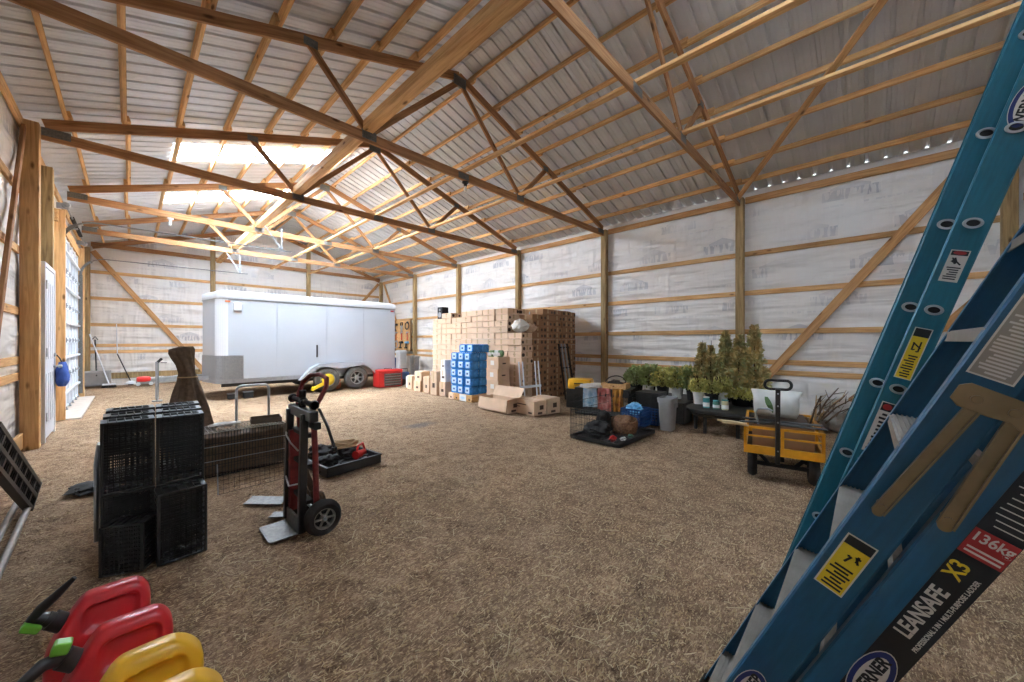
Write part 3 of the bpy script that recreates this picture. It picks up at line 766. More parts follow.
# fender: one long teardrop over both wheels
outer = [L3(3.13, 0, .36), L3(3.40, 0, .66), L3(3.62, 0, .78), L3(4.24, 0, .80), L3(4.86, 0, .78), L3(5.08, 0, .66), L3(5.36, 0, .36)]
for ya, yb in ((TY0 - .20, TY0 + .0), (TY1, TY1 + .2)):
    mb = MB()
    for a, b in zip(outer, outer[1:]): mb.bar((a[0], (ya + yb) / 2 - 12.05, a[2]), (b[0], (ya + yb) / 2 - 12.05, b[2]), abs(yb - ya), .014)
    yo = ya if ya < 12 else yb
    inner = [L3(3.26, 0, .40), L3(3.46, 0, .60), L3(3.66, 0, .70), L3(4.24, 0, .63), L3(4.82, 0, .70), L3(5.02, 0, .60), L3(5.22, 0, .40)]
    for (a, b), (c, e) in zip(zip(outer, outer[1:]), zip(inner, inner[1:])):
        y = yo - 12.05
        q = [(a[0], y, a[2]), (b[0], y, b[2]), (e[0], y, e[2]), (c[0], y, c[2])]; q2 = [(p[0], p[1] + .012, p[2]) for p in q]
        mb.add(q + q2, [(0, 1, 2, 3), (7, 6, 5, 4), (0, 4, 5, 1), (3, 2, 6, 7), (1, 5, 6, 2), (0, 3, 7, 4)])
    mb.build('fender', M['trailer'], t, smooth=30)
def wheel_mesh(r, w, hub, tyre, rim):
    a = MB().lathe([(r * .58, -w / 2), (r * .8, -w / 2 - .005), (r * .93, -w / 2 + .012), (r, -w / 2 + .045), (r, w / 2 - .045), (r * .93, w / 2 - .012), (r * .8, w / 2 + .005), (r * .58, w / 2)], (0, 0, 0), 'Y', 36, 0, False)
    b = MB(); b.lathe([(r * .6, -w * .44), (r * .52, -w * .42), (r * .50, -w * .1)], (0, 0, 0), 'Y', 28, 0, False); b.lathe([(r * .5, -w * .1), (0, -w * .1)], (0, 0, 0), 'Y', 28, 1, False); b.lathe([(r * .22, -w * .1), (r * .2, -w * .36), (r * .12, -w * .42), (0, -w * .42)], (0, 0, 0), 'Y', 20, 0, False)
    for k in range(6):
        an = 2 * math.pi * k / 6
        b.bar((r * .18 * math.cos(an), -w * .3, r * .18 * math.sin(an)), (r * .54 * math.cos(an), -w * .36, r * .54 * math.sin(an)), w * .12, r * .15, up=(0, 1, 0))
    b.lathe([(r * .6, w * .44), (r * .5, w * .1), (0, w * .1)], (0, 0, 0), 'Y', 28, 1, False)
    return a, b
ta, tb = wheel_mesh(.335, .20, .1, None, None)
tm, rm = ta.mesh('tyre', M['tyre'], 50), tb.mesh('rim', [M['galv'], M['dull_black']], 30)
dark = MB().lathe([(.18, -.02), (.0, -.02)], (0, 0, 0), 'Y', 24).mesh('brake_drum', M['dull_black'])
for y, rot in ((TY0 - .09, 0), (TY1 + .09, math.pi)):
    for x in (3.83, 4.65):
        o = link('wheel', tm, t, L3(x, y, .335), (0, 0, rot)); link('rim', rm, o); link('brake_drum', dark, o, (0, -.008, 0))
# tongue
mb = MB()
for s in (-1, 1): mb.bar(L3(1.6, 12.05 + s * .55, .50), L3(.42, 12.05 + s * .05, .50), .05, .10)
mb.bar(L3(.5, 12.05, .5), L3(.22, 12.05, .5), .08, .07)
mb.build('tongue', M['galv'], t, bev=.006)
mb = MB(); mb.cyl(L3(.44, 11.95, .06), L3(.44, 11.95, .92), .03, n=14); mb.cyl(L3(.44, 11.95, .0), L3(.44, 11.95, .025), .09, n=16); mb.cyl(L3(.44, 11.95, .02), L3(.44, 11.95, .3), .022); mb.build('jack_post', M['galv'], t, smooth=40)
mb = MB(); mb.bar(L3(.44, 11.95, .90), L3(.52, 11.9, 1.0), .02, .05); mb.bar(L3(.50, 11.92, .9), L3(.60, 11.8, .90), .014, .014); mb.build('jack_crank', M['dull_black'], t)
mb = MB(); mb.loft([[(x, y * s, z * s) for y, z in rrect(.16, .13, .05)] for x, s in ((0, .5), (.03, .9), (.14, 1), (.22, .8), (.24, .4))]); mb.build('coupler_lock', M['red'], t, smooth=50, loc=L3(.10, 12.03, .53))
# wheel clamp: stays with the wheel only while it is locked there
c = empty('wheel_clamp', (3.83, 10.79, .335), label='yellow round wheel clamp with its bar on the front trailer wheel', cat='wheel clamp')
mb = MB(); mb.lathe([(.0, -.04), (.06, -.04), (.13, -.025), (.165, -.005), (.165, .01), (0, .012)], (0, 0, 0), 'Y', 32); mb.build('disc', M['yellow'], c, smooth=50)
mb = MB(); mb.bar((.02, -.03, -.02), (-.40, -.05, -.22), .05, .085); mb.bar((-.36, -.05, -.235), (-.44, -.02, -.20), .07, .11); mb.build('arm', M['yellow'], c, bev=.008)
# orange cord between the wheels
mb = MB(); pts = []
for k in range(120):
    a = k * .5; pts.append((.05 * math.cos(a) + .02 * math.sin(a * .31), .03 * math.sin(a * .7), .16 + .14 * math.sin(a * .13)))
mb.tube(pts, .011, 5)
tag(mb.build('power_cable', M['orange'], smooth=True, loc=(4.24, 11.16, .0)), 'bundled orange cord lying between the two trailer wheels', 'cord')

# things lying in the shadow below the trailer
for x, y, w, h, lab in ((1.72, 11.15, .16, .12, 'small dark box on the ground under the trailer nose'), (2.05, 11.12, .2, .14, 'second dark box on the ground under the trailer nose')):
    q = empty('battery_box', (x, y, 0), label=lab, cat='box', group='boxes under the trailer nose')
    mb = MB(); mb.span((-w / 2, -.07, 0), (w / 2, .07, h)); mb.build('case', M['dull_black'], q, bev=.012); mb = MB(); mb.span((-w / 2 - .008, -.078, h), (w / 2 + .008, .078, h + .02)); mb.cyl((-w * .3, 0, h + .02), (-w * .3, 0, h + .035), .012); mb.build('lid', M['galv'], q, bev=.004)

# ------------------------------------------------------------------ red tool chest
t = empty('tool_chest', (5.58, 10.75, 0), label='red tool chest with grey drawers beside the trailer tail', cat='tool chest')
mb = MB(); mb.span((-.38, -.2, .0), (.38, .22, .44)); mb.build('cabinet', M['red'], t, bev=.012)
mb = MB(); mb.loft([[(x, y, z) for y, z in ((-.21, .44), (.22, .44), (.22, .50), (.16, .53), (-.16, .53), (-.21, .50))] for x in (-.39, .39)]); mb.build('lid', M['red'], t, bev=.006)
mb = MB(); mb.tube([(-.12, 0, .53), (-.12, 0, .56), (.12, 0, .56), (.12, 0, .53)], .009, 6); mb.build('handle', M['dull_black'], t, smooth=True)
for k in range(5):
    z = .03 + k * .078; mb = MB(); mb.span((-.22, -.212, z), (.35, -.196, z + .07)); o = mb.build('drawer', M['plate'], t, bev=.003)
    mb = MB(); mb.span((-.19, -.222, z + .048), (.32, -.21, z + .06)); mb.build('pull', M['chrome'], o)
q = empty('ratchet_box', (6.12, 10.72, 0), label='low black and blue power tool standing right beside the red tool chest', cat='power tool')
q['label'] = 'black and blue machine on the floor between tool chest and wall post'
mb = MB(); mb.span((-.14, -.1, .10), (.14, .1, .42)); mb.build('housing', M['blue_crate'], q, bev=.03)
for s in (-.1, .1):
    mb = MB(); mb.lathe([(.0, -.03), (.09, -.03), (.105, 0), (.09, .03), (0, .03)], (s, -.12, .105), 'Y', 20); mb.build('wheel', M['dull_black'], q, smooth=True)
mb = MB(); mb.tube([(-.12, 0, .40), (-.12, 0, .52), (.12, 0, .52), (.12, 0, .40)], .012, 6); mb.build('handle', M['black'], q, smooth=True)
q.name = 'compressor'

# ------------------------------------------------------------------ tool board in the corner
t = empty('tool_board', (8.50, 15.0, .9), label='tan tool board on the wall beyond the trailer tail', cat='board')
mb = MB(); mb.span((.0, -.66, .1), (.018, .66, 1.42)); mb.build('backing', M['pine'], t)
mb = MB(); mb.span((-.02, -.70, .06), (.03, -.64, 1.46)); mb.span((-.02, .64, .06), (.03, .70, 1.46)); mb.span((-.02, -.7, .06), (.03, .7, .12)); mb.build('board_frame', M['board'], t)
rt = random.Random(5)
tools = [('drill', 'black', 1.25), ('saw', 'dull_black', 1.25), ('hose_coil', 'dull_black', 1.28), ('hammer', 'orange', .85), ('clamp', 'red', .85), ('pry_bar', 'red', .85), ('cord_coil', 'galv', .45), ('grinder', 'dull_black', .45), ('sprayer', 'pale_blue', .45)]
for i, (nm, m_, z) in enumerate(tools):
    y = 15.5 - (i % 3) * .48; x = 8.47; z += .9 - .1
    q = empty(nm, (x, y, z), label={'drill': 'black drill hanging at the top of the tool board', 'saw': 'dark saw hanging at the top of the tool board', 'hose_coil': 'black hose coil hanging at the top of the tool board', 'hammer': 'orange handled hammer on the tool board', 'clamp': 'red clamp on the tool board', 'pry_bar': 'red pry bar on the tool board', 'cord_coil': 'grey cord coil low on the tool board', 'grinder': 'black grinder low on the tool board', 'sprayer': 'pale blue sprayer low on the tool board'}[nm], cat='tool', group='tools on the tool board')
    if 'coil' in nm:
        mb = MB(); mb.tube([((-.03 + .012 * math.sin(k * .37)), (.14 + .02 * math.sin(k * .9)) * math.cos(k * .4), (.15 + .02 * math.cos(k * .7)) * math.sin(k * .4)) for k in range(70)], .014, 6); mb.build('coil', M[m_], q, smooth=True)
        mb = MB(); mb.span((-.02, -.02, .1), (.03, .02, .2)); mb.build('hook', M['galv'], q)
    elif nm in ('hammer', 'pry_bar', 'clamp'):
        mb = MB(); mb.cyl((-.02, 0, -.2), (-.02, 0, .12), .022, .018, 8); mb.build('handle', M[m_], q, smooth=True)
        mb = MB(); mb.bar((-.02, -.08, .14), (-.02, .08, .15), .04, .05); mb.bar((-.02, .05, .14), (-.02, .09, .06), .03, .02); mb.build('head', M['galv'], q)
    elif nm == 'saw':
        mb = MB(); mb.prism([(-.05, -.28), (.05, -.28), (.11, .05), (-.1, .05)], -.003, .003, T=Matrix(((0, 0, 1, -.02), (1, 0, 0, 0), (0, 1, 0, 0), (0, 0, 0, 1)))); mb.build('blade', M['galv'], q)
        mb = MB(); mb.tube([(-.02, -.07, .05), (-.02, -.08, .18), (-.02, .08, .18), (-.02, .08, .05)], .022, 8); mb.build('handle', M[m_], q, smooth=True)
    else:
        mb = MB(); mb.cyl((-.06, -.13, .1), (-.06, .1, .1), .055, .04, 14); mb.build('motor', M[m_], q, smooth=40)
        mb = MB(); mb.bar((-.06, .02, .1), (-.06, .05, -.12), .04, .06); mb.span((-.11, 0, -.17), (-.01, .11, -.11)); mb.build('grip', M['dull_black'], q, bev=.01)
# cases under the tool board
for x, y, w, h, m_, lab in ((8.2, 14.6, .36, .95, 'white', 'tall white bin under the tool board'), (8.1, 15.3, .34, .62, 'blue_crate', 'blue barrel under the tool board'), (8.25, 13.6, .3, .75, 'galv', 'grey bin beside the tool board post')):
    q = empty('storage_bin', (x, y, 0), label=lab, cat='bin', group='bins under the tool board')
    MB().loft([[(p[0], p[1], z) for p in rrect(w * s, w * s, .06)] for z, s in ((0, .86), (.02, .9), (h * .9, 1.0), (h * .92, 1.06), (h, 1.06))]).build('bin_body', M[m_], q, smooth=40)
    MB().loft([[(p[0], p[1], z) for p in rrect(w * s, w * s, .06)] for z, s in ((h, 1.1), (h + .03, 1.1), (h + .06, .8))]).build('lid', M[m_], q, smooth=40)
# white window-like panels behind the cartons
for z0, z1, lab in ((1.55, 2.12, 'upper white framed panel on the wall beside the cartons'), (.98, 1.42, 'lower white framed panel on the wall beside the cartons')):
    q = empty('framed_panel', (8.63, 10.2, z0), label=lab, cat='panel', group='white framed panels')
    mb = MB(); mb.span((-.01, -.45, .03), (.01, .45, z1 - z0 - .03)); mb.build('sheet', M['white'], q)
    mb = MB()
    for a, b in (((-.02, -.48, 0), (.02, .48, .04)), ((-.02, -.48, z1 - z0 - .04), (.02, .48, z1 - z0)), ((-.02, -.48, 0), (.02, -.44, z1 - z0)), ((-.02, .44, 0), (.02, .48, z1 - z0))): mb.span(a, b)
    mb.build('panel_frame', M['pine'], q)

# ------------------------------------------------------------------ shovel corner
t = empty('snow_shovel', (-.70, 16.72, 0), label='snow shovel with grey scoop leaning in the far door-side corner', cat='shovel')
mb = MB(); vs = []
rings = [[(-.30 + .6 * i / 10, -.02 + .10 * math.sin(math.pi * i / 10) * (1 - j / 6) + .05 * j / 6 + th, .03 + .48 * j / 6) for i in range(11)] for th in (0,) for j in range(7)]
for rg in rings: vs += rg
n = 11; fs = [(j * n + i, j * n + i + 1, (j + 1) * n + i + 1, (j + 1) * n + i) for j in range(6) for i in range(10)]
mb.add(vs, fs); o = mb.build('scoop', M['grey_bin'], t, smooth=180); sd = o.modifiers.new('s', 'SOLIDIFY'); sd.thickness = .012
mb = MB(); mb.cyl((.0, .04, .35), (-.05, .46, 1.45), .016, n=8); mb.tube([(-.11, .46, 1.45), (-.05, .47, 1.55), (.01, .46, 1.45)], .014, 6); mb.build('handle', M['dull_black'], t, smooth=True)
t = empty('push_broom', (-.44, 16.55, 0), label='white handled broom leaning on the wall beside the snow shovel', cat='broom')
mb = MB(); mb.cyl((0, 0, .1), (-.42, .62, 1.62), .017, n=8); mb.build('handle', M['white'], t, smooth=True)
mb = MB(); mb.span((-.14, -.03, .07), (.14, .03, .12)); mb.build('head', M['white'], t, bev=.01)
mb = MB()
for i in range(28): mb.bar((-.13 + i * .0096, 0, .07), (-.14 + i * .0104, -.01 + .02 * (i % 2), .0), .006, .04)
mb.build('bristle', M['dull_black'], t)
t = empty('string_trimmer', (.02, 16.9, 0), label='black and white string trimmer leaning on the end wall by the snow shovel', cat='trimmer')
mb = MB(); mb.cyl((0, -.05, .12), (-.30, .33, 1.0), .014, n=8); mb.build('lower_shaft', M['dull_black'], t, smooth=True)
mb = MB(); mb.cyl((-.30, .33, 1.0), (-.32, .36, 1.95), .013, n=8); mb.build('upper_shaft', M['white'], t, smooth=True)
mb = MB(); mb.lathe([(.0, .0), (.06, .0), (.07, .05), (.04, .1), (0, .1)], (0, -.05, .02), 'Z', 16); mb.build('cutting_head', M['dull_black'], t, smooth=True)
mb = MB(); mb.loft([[(.13 * s * math.cos(a), -.05 + .13 * s * math.sin(a), z) for a in [2 * math.pi * k / 18 for k in range(18)]] for z, s in ((.05, 1.15), (.08, 1.1), (.13, .6), (.15, .2))]); mb.build('guard', M['white'], t, smooth=40)
t = empty('small_mower', (.33, 16.6, 0), label='small pale machine on the floor beside the string trimmer', cat='machine')
MB().loft([[(x, p[0], .11 + p[1]) for p in rrect(.24 * s, .14 * s, .04)] for x, s in ((-.2, .6), (-.16, 1), (.12, 1), (.22, .7))]).build('housing', M['galv'], t, smooth=40)
for x in (-.15, .14):
    MB().lathe([(.0, -.14), (.055, -.14), (.055, .14), (0, .14)], (x, 0, .055), 'Y', 16).build('wheel', M['white'], t, smooth=40)
# ------------------------------------------------------------------ cartons
def carton_mesh(dx, dy, dz, marks, m='card', seed=0, face='y'):
    r = random.Random(seed); mb = MB(); b = .008
    mb.loft([[(p[0], p[1], z) for p in rrect(dx - i, dy - i, .008, 2)] for z, i in ((0, .008), (.006, 0), (dz - .006, 0), (dz, .008))])
    mb.span((-dx / 2, -.025, dz * .2), (-dx / 2 - .0012, .025, dz), 2)                       # tape down the front end
    mb.span((-.025, -dy / 2, dz * .3), (.025, -dy / 2 - .0012, dz), 2)
    for k in range(marks):
        x = r.choice((-1, 1)) * r.uniform(.24, .42) * dx; z = .5 * dz; s = r.uniform(.034, .046)
        mb.prism([(x + s * math.cos(a), z + s * math.sin(a)) for a in [2 * math.pi * q / 8 + .39 for q in range(8)]], 0, .0016, 1, T=Matrix(((1, 0, 0, 0), (0, 0, -1, -dy / 2), (0, 1, 0, 0), (0, 0, 0, 1))))
    for k in range(1 if marks > 1 else 0):
        y = r.uniform(-.3, .2) * dy; z = r.uniform(.25, .7) * dz
        mb.span((-dx / 2, y, z), (-dx / 2 - .0012, y + r.uniform(.03, .09), z + .012), 1)
    return mb.mesh('carton', [M[m], M['print'], M['tape']])
BX, BY, BZ = .383, .437, .146
CM = [carton_mesh(BX - .006, BY - .009, BZ - .0065, mk, 'card', s) for s, mk in enumerate((1, 2, 2, 1, 2, 0))]
CM_SHADE = [carton_mesh(BX - .006, BY - .009, BZ - .0065, mk, 'card_brown_shade', 20 + s) for s, mk in enumerate((1, 2, 2, 1, 2, 2))]  # darker copy: shade on the side stacks is put into the colour
X0, Y0 = 6.12, 5.60
rc = random.Random(11)
def carton(i, j, k, lab, dx=0, dy=0):
    me = (CM if i == 0 or j > 0 else CM_SHADE)[rc.randrange(6)]
    o = link('carton', me, None, (X0 + BX * (i + .5) + rc.uniform(-.018, .018) * (i == 0) + dx, Y0 + BY * (j + .5) + rc.uniform(-.010, .010) * (j == 0) + dy, .0 + BZ * k), (0, 0, R(rc.uniform(-.8, .8))))
    tag(o, lab, 'carton', 'cartons in the tall wall of boxes')
for j in range(8):
    top = [11, 15, 15, 15, 15, 14, 15, 14][j]
    for k in range(top): carton(0, j, k, 'brown carton facing the trailer, %s from the floor, %s column from the white tube frame' % (ORD[k], ORD[j]))
for i in range(1, 6):
    top = [0, 14, 15, 15, 15, 15][i]; dy = .14 if i == 5 else 0; dxx = .05 if i == 5 else 0
    for k in range(top): carton(i, 0, k, 'dark-marked brown carton, %s from the floor, %s stack from the carton wall corner' % (ORD[k], ORD[i]), dxx, dy)
for k in range(11, 15): carton(1, 1, k, 'brown carton showing above the bags on the short stack, %s from the floor' % ORD[k])
# crumpled bags on the short corner stack
for n, (x, y, s, m_, lab) in enumerate(((6.28, 5.78, .20, 'bag_white', 'crumpled white paper bag on the short corner stack of cartons'), (6.42, 5.92, .19, 'paper', 'second crumpled white bag, further back on the short carton stack'), (6.54, 5.70, .15, 'card', 'torn cardboard scrap on the short corner stack of cartons'))):
    mb = MB(); rg = []
    for i in range(9):
        ph = math.pi * i / 8
        rg.append([(s * math.sin(ph) * math.cos(a) * (1 + .3 * noise.noise(Vector((math.cos(a) * 2, math.sin(a) * 2, ph * 2 + n * 5)))), s * math.sin(ph) * math.sin(a) * (1 + .3 * noise.noise(Vector((math.cos(a) * 2, 4 + math.sin(a) * 2, ph * 2 + n * 5)))), s * .75 * (1 - math.cos(ph)) * (1 + .2 * noise.noise(Vector((math.cos(a) * 3, math.sin(a) * 3, ph + n))))) for a in [2 * math.pi * k / 16 for k in range(16)]])
    mb.loft(rg); tag(mb.build('paper_bag', M[m_], loc=(x, y, 11 * BZ)), lab, 'bag', 'bags on the carton stack')
q = empty('speaker_box', (6.3, 8.85, 14 * BZ), label='small dark speaker on the lowest far stack of cartons', cat='speaker')
mb = MB(); mb.span((-.11, -.12, 0), (.11, .12, .34)); mb.build('cabinet', M['wire'], q, bev=.012)
mb = MB(); mb.cyl((-.112, 0, .12), (-.118, 0, .12), .075); mb.cyl((-.112, 0, .26), (-.118, 0, .26), .035); mb.build('cone', M['galv'], q)
q.name = 'loudspeaker'

def open_box(name, x, y, w, l, h, rz, lab, flaps=(), m='card', prints=True):
    t = empty(name, (x, y, .0), rz, lab, 'box')
    mb = MB(); th = .006
    mb.span((-w / 2, -l / 2, 0), (w / 2, l / 2, th)); 
    mb.span((-w / 2, -l / 2, 0), (-w / 2 + th, l / 2, h)); mb.span((w / 2 - th, -l / 2, 0), (w / 2, l / 2, h))
    mb.span((-w / 2, -l / 2, 0), (w / 2, -l / 2 + th, h)); mb.span((-w / 2, l / 2 - th, 0), (w / 2, l / 2, h))
    if prints:
        mb.span((-w / 2 - .001, -l * .42, h * .12), (-w / 2, -l * .28, h * .24), 1); mb.span((-w / 2 - .001, -l * .2, h * .66), (-w / 2, l * .3, h * .73), 1); mb.span((-w / 2 - .001, l * .05, h * .48), (-w / 2, l * .3, h * .53), 1)
        mb.span((-w * .2, -l / 2 - .001, h * .1), (w * .15, -l / 2, h * .24), 1); mb.span((-w * .05, -l / 2 - .001, h * .4), (w * .25, -l / 2, h * .7), 1)
    mb.build('box_body', [M[m], M['print']], t)
    for sd, ang in flaps:
        mb = MB()
        if sd in ('-x', '+x'):
            s = -1 if sd == '-x' else 1; d_ = Vector((s * math.cos(R(ang)), 0, math.sin(R(ang)))) * (w * .62)
            a, b = Vector((s * w / 2, -l / 2, h)), Vector((s * w / 2, l / 2, h))
        else:
            s = -1 if sd == '-y' else 1; d_ = Vector((0, s * math.cos(R(ang)), math.sin(R(ang)))) * (w * .5)
            a, b = Vector((-w / 2, s * l / 2, h)), Vector((w / 2, s * l / 2, h))
        nrm = d_.cross(b - a).normalized() * .003
        q = [a, b, b + d_, a + d_]; mb.add([p + nrm for p in q] + [p - nrm for p in q], [(0, 1, 2, 3), (7, 6, 5, 4), (0, 4, 5, 1), (1, 5, 6, 2), (2, 6, 7, 3), (3, 7, 4, 0)])
        mb.build('flap', M[m], t)
    return t
open_box('open_carton', 5.24, 5.40, .36, .86, .26, R(-3), 'long open brown carton with raised flap, in front of the blue bottle packs', (('+x', 62), ('-x', -78), ('-y', 20)))
open_box('long_carton', 5.44, 4.82, .32, .76, .27, R(-8), 'long brown carton on the floor between the open carton and the squarer carton', (('-x', 178), ('+x', 176)))
open_box('square_carton', 5.72, 4.58, .36, .42, .30, R(-5), 'squarer brown carton on the floor, nearest the wire crates', (('-x', 178), ('+x', 175)))
# four tan boxes next to the blue packs
bm4 = MB(); bm4.loft([[(p[0], p[1], z) for p in rrect(.37 - i, .38 - i, .01, 2)] for z, i in ((0, .01), (.006, 0), (.255, 0), (.261, .01))]); bm4.span((-.187, -.05, .08), (-.185, .06, .18), 1); bm4.span((-.187, .02, .262), (.187, -.02, .2625), 2); bm4.span((-.06, -.1925, .1), (.05, -.190, .13), 3)
bm4 = bm4.mesh('labelled_box', [M['card'], M['paper'], M['tape'], M['print']])
for k in range(4):
    tag(link('labelled_box', bm4, None, (5.80 + .008 * (k % 2), 6.03, .0 + .264 * k), (0, 0, R((-2, 1, -1, 2)[k]))), 'tan box with white label beside the blue packs, %s of its stack' % ('lowest', 'second from the floor', 'third from the floor', 'topmost')[k], 'box', 'labelled boxes beside the blue packs')
for k in range(3):
    mb = MB(); mb.loft([[(p[0] + .05 * z_, p[1], .018 + z_ * .13) for p in rrect(.07 * s, .20 * s, .02)] for z_, s in ((0, .9), (.3, 1.1), (.7, 1.05), (1, .8))]); mb.span((-.045, -.05, .05), (-.028, .06, .12), 1)
    tag(mb.build('snack_bag', [M['sack_green'] if k != 1 else M['bag_white'], M['paper']], smooth=50, loc=(5.70 + .02 * k, 6.14 - .11 * k, 1.04), rot=(0, R(-14), R(10 * k - 8))), ('green and white bag on the tan box stack, next to the blue packs', 'white bag between the two green bags on the tan box stack', 'green and white bag on the tan box stack, by the carton wall')[k], 'bag', 'bags on the tan box stack')
# blue shrink-wrapped bottle packs
mbp = MB(); PW, PL_, PH = .262, .262, .196
mbp.loft([[(p[0], p[1], z) for p in rrect(PW - i, PL_ - i, .045)] for z, i in ((0, .02), (.012, .004), (.06, .0), (.1, .008), (.15, .0), (.178, .02), (.190, .05))])
me_pack = mbp.mesh('pack', M['blue_wrap'], 50)
mbl = MB(); mbl.span((-PW / 2 - .003, -.085, .035), (-PW / 2 + .004, .06, .17)); mbl.span((-PW / 2 - .004, -.04, .075), (-PW / 2 - .003, .02, .12), 1); me_lab = mbl.mesh('label', [M['pale_wrap'], M['blue_crate']])
mbc = MB()
for a in (-1, 0, 1):
    for b in (-1, 0, 1): mbc.cyl((a * .07, b * .07, .185), (a * .07, b * .07, .196), .014, n=8)
me_cap = mbc.mesh('bottle_caps', M['bottle_cap'])
PX, PY = 5.60, 6.72
for c in range(3):
    for r_ in range(2):
        for k in range(6):
            if k == 5 and (c, r_) == (2, 0): continue
            if r_ == 1 and 0 < c < 2 and k < 4: pass
            q = empty('bottle_pack', (PX + r_ * .268 + rc.uniform(-.012, .012) + (.05 if k == 5 else 0), PY + c * .268 + rc.uniform(-.012, .012), .155 + k * .197), R(rc.uniform(-3, 3)),
                      'blue bottle pack, %s layer up, %s column from the tan boxes, %s row' % (ORD[k], ORD[c], ('front', 'rear')[r_]), 'bottle pack', 'blue bottle packs')
            link('shrink_wrap', me_pack, q); link('wrap_label', me_lab, q)
            if k >= 4: link('bottle_cap', me_cap, q)
# what the packs stand on
for n, (x, y, dx, dy, m_, lab) in enumerate(((5.52, 7.30, .18, .20, 'card', 'tan box end under the blue packs, farthest from the tan stack'), (5.52, 7.08, .18, .20, 'pine', 'second tan box under the blue packs, beside the farthest one'), (5.52, 6.84, .18, .26, 'card', 'box with white sheet in the row under the blue packs'), (5.52, 6.60, .18, .20, 'pine', 'tan box under the blue packs, nearest the open carton'), (5.82, 6.98, .36, .84, 'card', 'wide tan box under the rear row of blue packs'))):
    mb = MB(); mb.span((-dx / 2, -dy / 2, 0), (dx / 2, dy / 2, .153)); mb.span((-dx / 2 - .001, -.03, .03), (-dx / 2, .03, .07), 1)
    q = tag(mb.build('base_box', [M[m_], M['print']], bev=.005, loc=(x, y, 0)), lab, 'box', 'boxes under the blue packs')
    if n == 2:
        s = MB(); s.span((-dx / 2 - .004, -.12, .0), (-dx / 2 - .001, .12, .15)); s.span((-dx / 2 - .006, -.07, .05), (-dx / 2 - .004, .07, .1), 1); s.build('white_sheet', [M['paper'], M['pale_wrap']], q)
# clutter of small boxes at the far end
small = [(5.92, 9.95, .22, .24, .34, 'paper', 'small white carton in the clutter next to the wall post'), (5.80, 9.62, .26, .3, .40, 'card', 'small tan carton beside the white carton near the wall post'),
         (5.72, 9.05, .34, .3, .30, 'card', 'small carton at the floor in front of the far carton columns'), (5.74, 9.05, .3, .3, .26, 'card', 'small carton stacked on another before the far carton columns'),
         (5.76, 8.62, .34, .34, .44, 'card', 'tall tan carton in the middle of the small box clutter'), (5.66, 8.18, .30, .26, .62, 'card', 'upright tan carton next to the blue packs in the clutter'),
         (5.70, 7.84, .30, .24, .36, 'card', 'low tan carton squeezed between clutter and blue packs'), (5.72, 7.86, .26, .22, .30, 'paper', 'white bag-like carton stacked beside the blue packs, lower'), (5.72, 7.86, .24, .22, .26, 'paper', 'white carton stacked beside the blue packs, topmost')]
zs = [0, 0, 0, .30, 0, 0, 0, .36, .66]
for (x, y, dx, dy, h, m_, lab), z in zip(small, zs):
    mb = MB(); mb.loft([[(p[0], p[1], zz) for p in rrect(dx - i, dy - i, .01, 2)] for zz, i in ((0, .01), (.006, 0), (h - .006, 0), (h, .012))]); mb.span((-dx / 2 - .001, -.06, h * .3), (-dx / 2, .04, h * .5), 1); mb.span((-dx / 2 - .001, -.02, h * .55), (-dx / 2, .02, h), 2)
    tag(mb.build('small_carton', [M[m_], M['print'], M['tape']], loc=(x, y, z), rot=(0, 0, R(rc.uniform(-8, 8)))), lab, 'box', 'small cartons at the far end')
# white tube frame and black stand before the shaded cartons
t = empty('tube_frame', (5.86, 5.02, 0), R(-8), 'white tubular H frame standing before the dark carton stacks', 'frame')
for nm, xs in (('upright', (-.30, -.20, .14, .24)),):
    for x in xs: MB().cyl((x - .05, -.04, 0), (x, .12, .98), .014, n=10).build(nm, M['white'], t, smooth=40)
MB().bar((-.32, .03, .46), (.24, .03, .46), .03, .05).build('crossbar', M['white'], t, bev=.005)
MB().bar((-.34, -.03, .05), (.22, -.03, .05), .025, .03).build('crossbar', M['white'], t, bev=.005)
t = empty('folded_stand', (7.42, 5.12, 0), R(-10), 'black folded stand with two pale rails leaning on the dark cartons', 'stand')
for x in (-.16, -.06, .06, .16):
    MB().bar((x, .06, 0), (x * .9, .33, 1.34), .035, .03).build('rail' if abs(x) > .1 else 'pale_rail', M['dull_black' if abs(x) > .1 else 'galv'], t)
for z in (.2, .75, 1.25): MB().bar((-.17, .06 + .2 * z, z), (.17, .06 + .2 * z, z), .025, .03).build('crossbar', M['dull_black'], t)

# ------------------------------------------------------------------ wire crates and clutter on the carton side
def wire_panel(mb, o, u, v, nu, nv, r=.0022, mi=0, heavy=True):
    o, u, v = Vector(o), Vector(u), Vector(v)
    for i in range(nu + 1):
        a = o + u * (i / nu); rr = r * (1.6 if heavy and i in (0, nu) else 1); mb.tube([a, a + v], rr, 4, mi)
    for j in range(nv + 1):
        a = o + v * (j / nv); rr = r * (1.6 if heavy and j in (0, nv) else 1.25); mb.tube([a, a + u], rr, 4, mi)
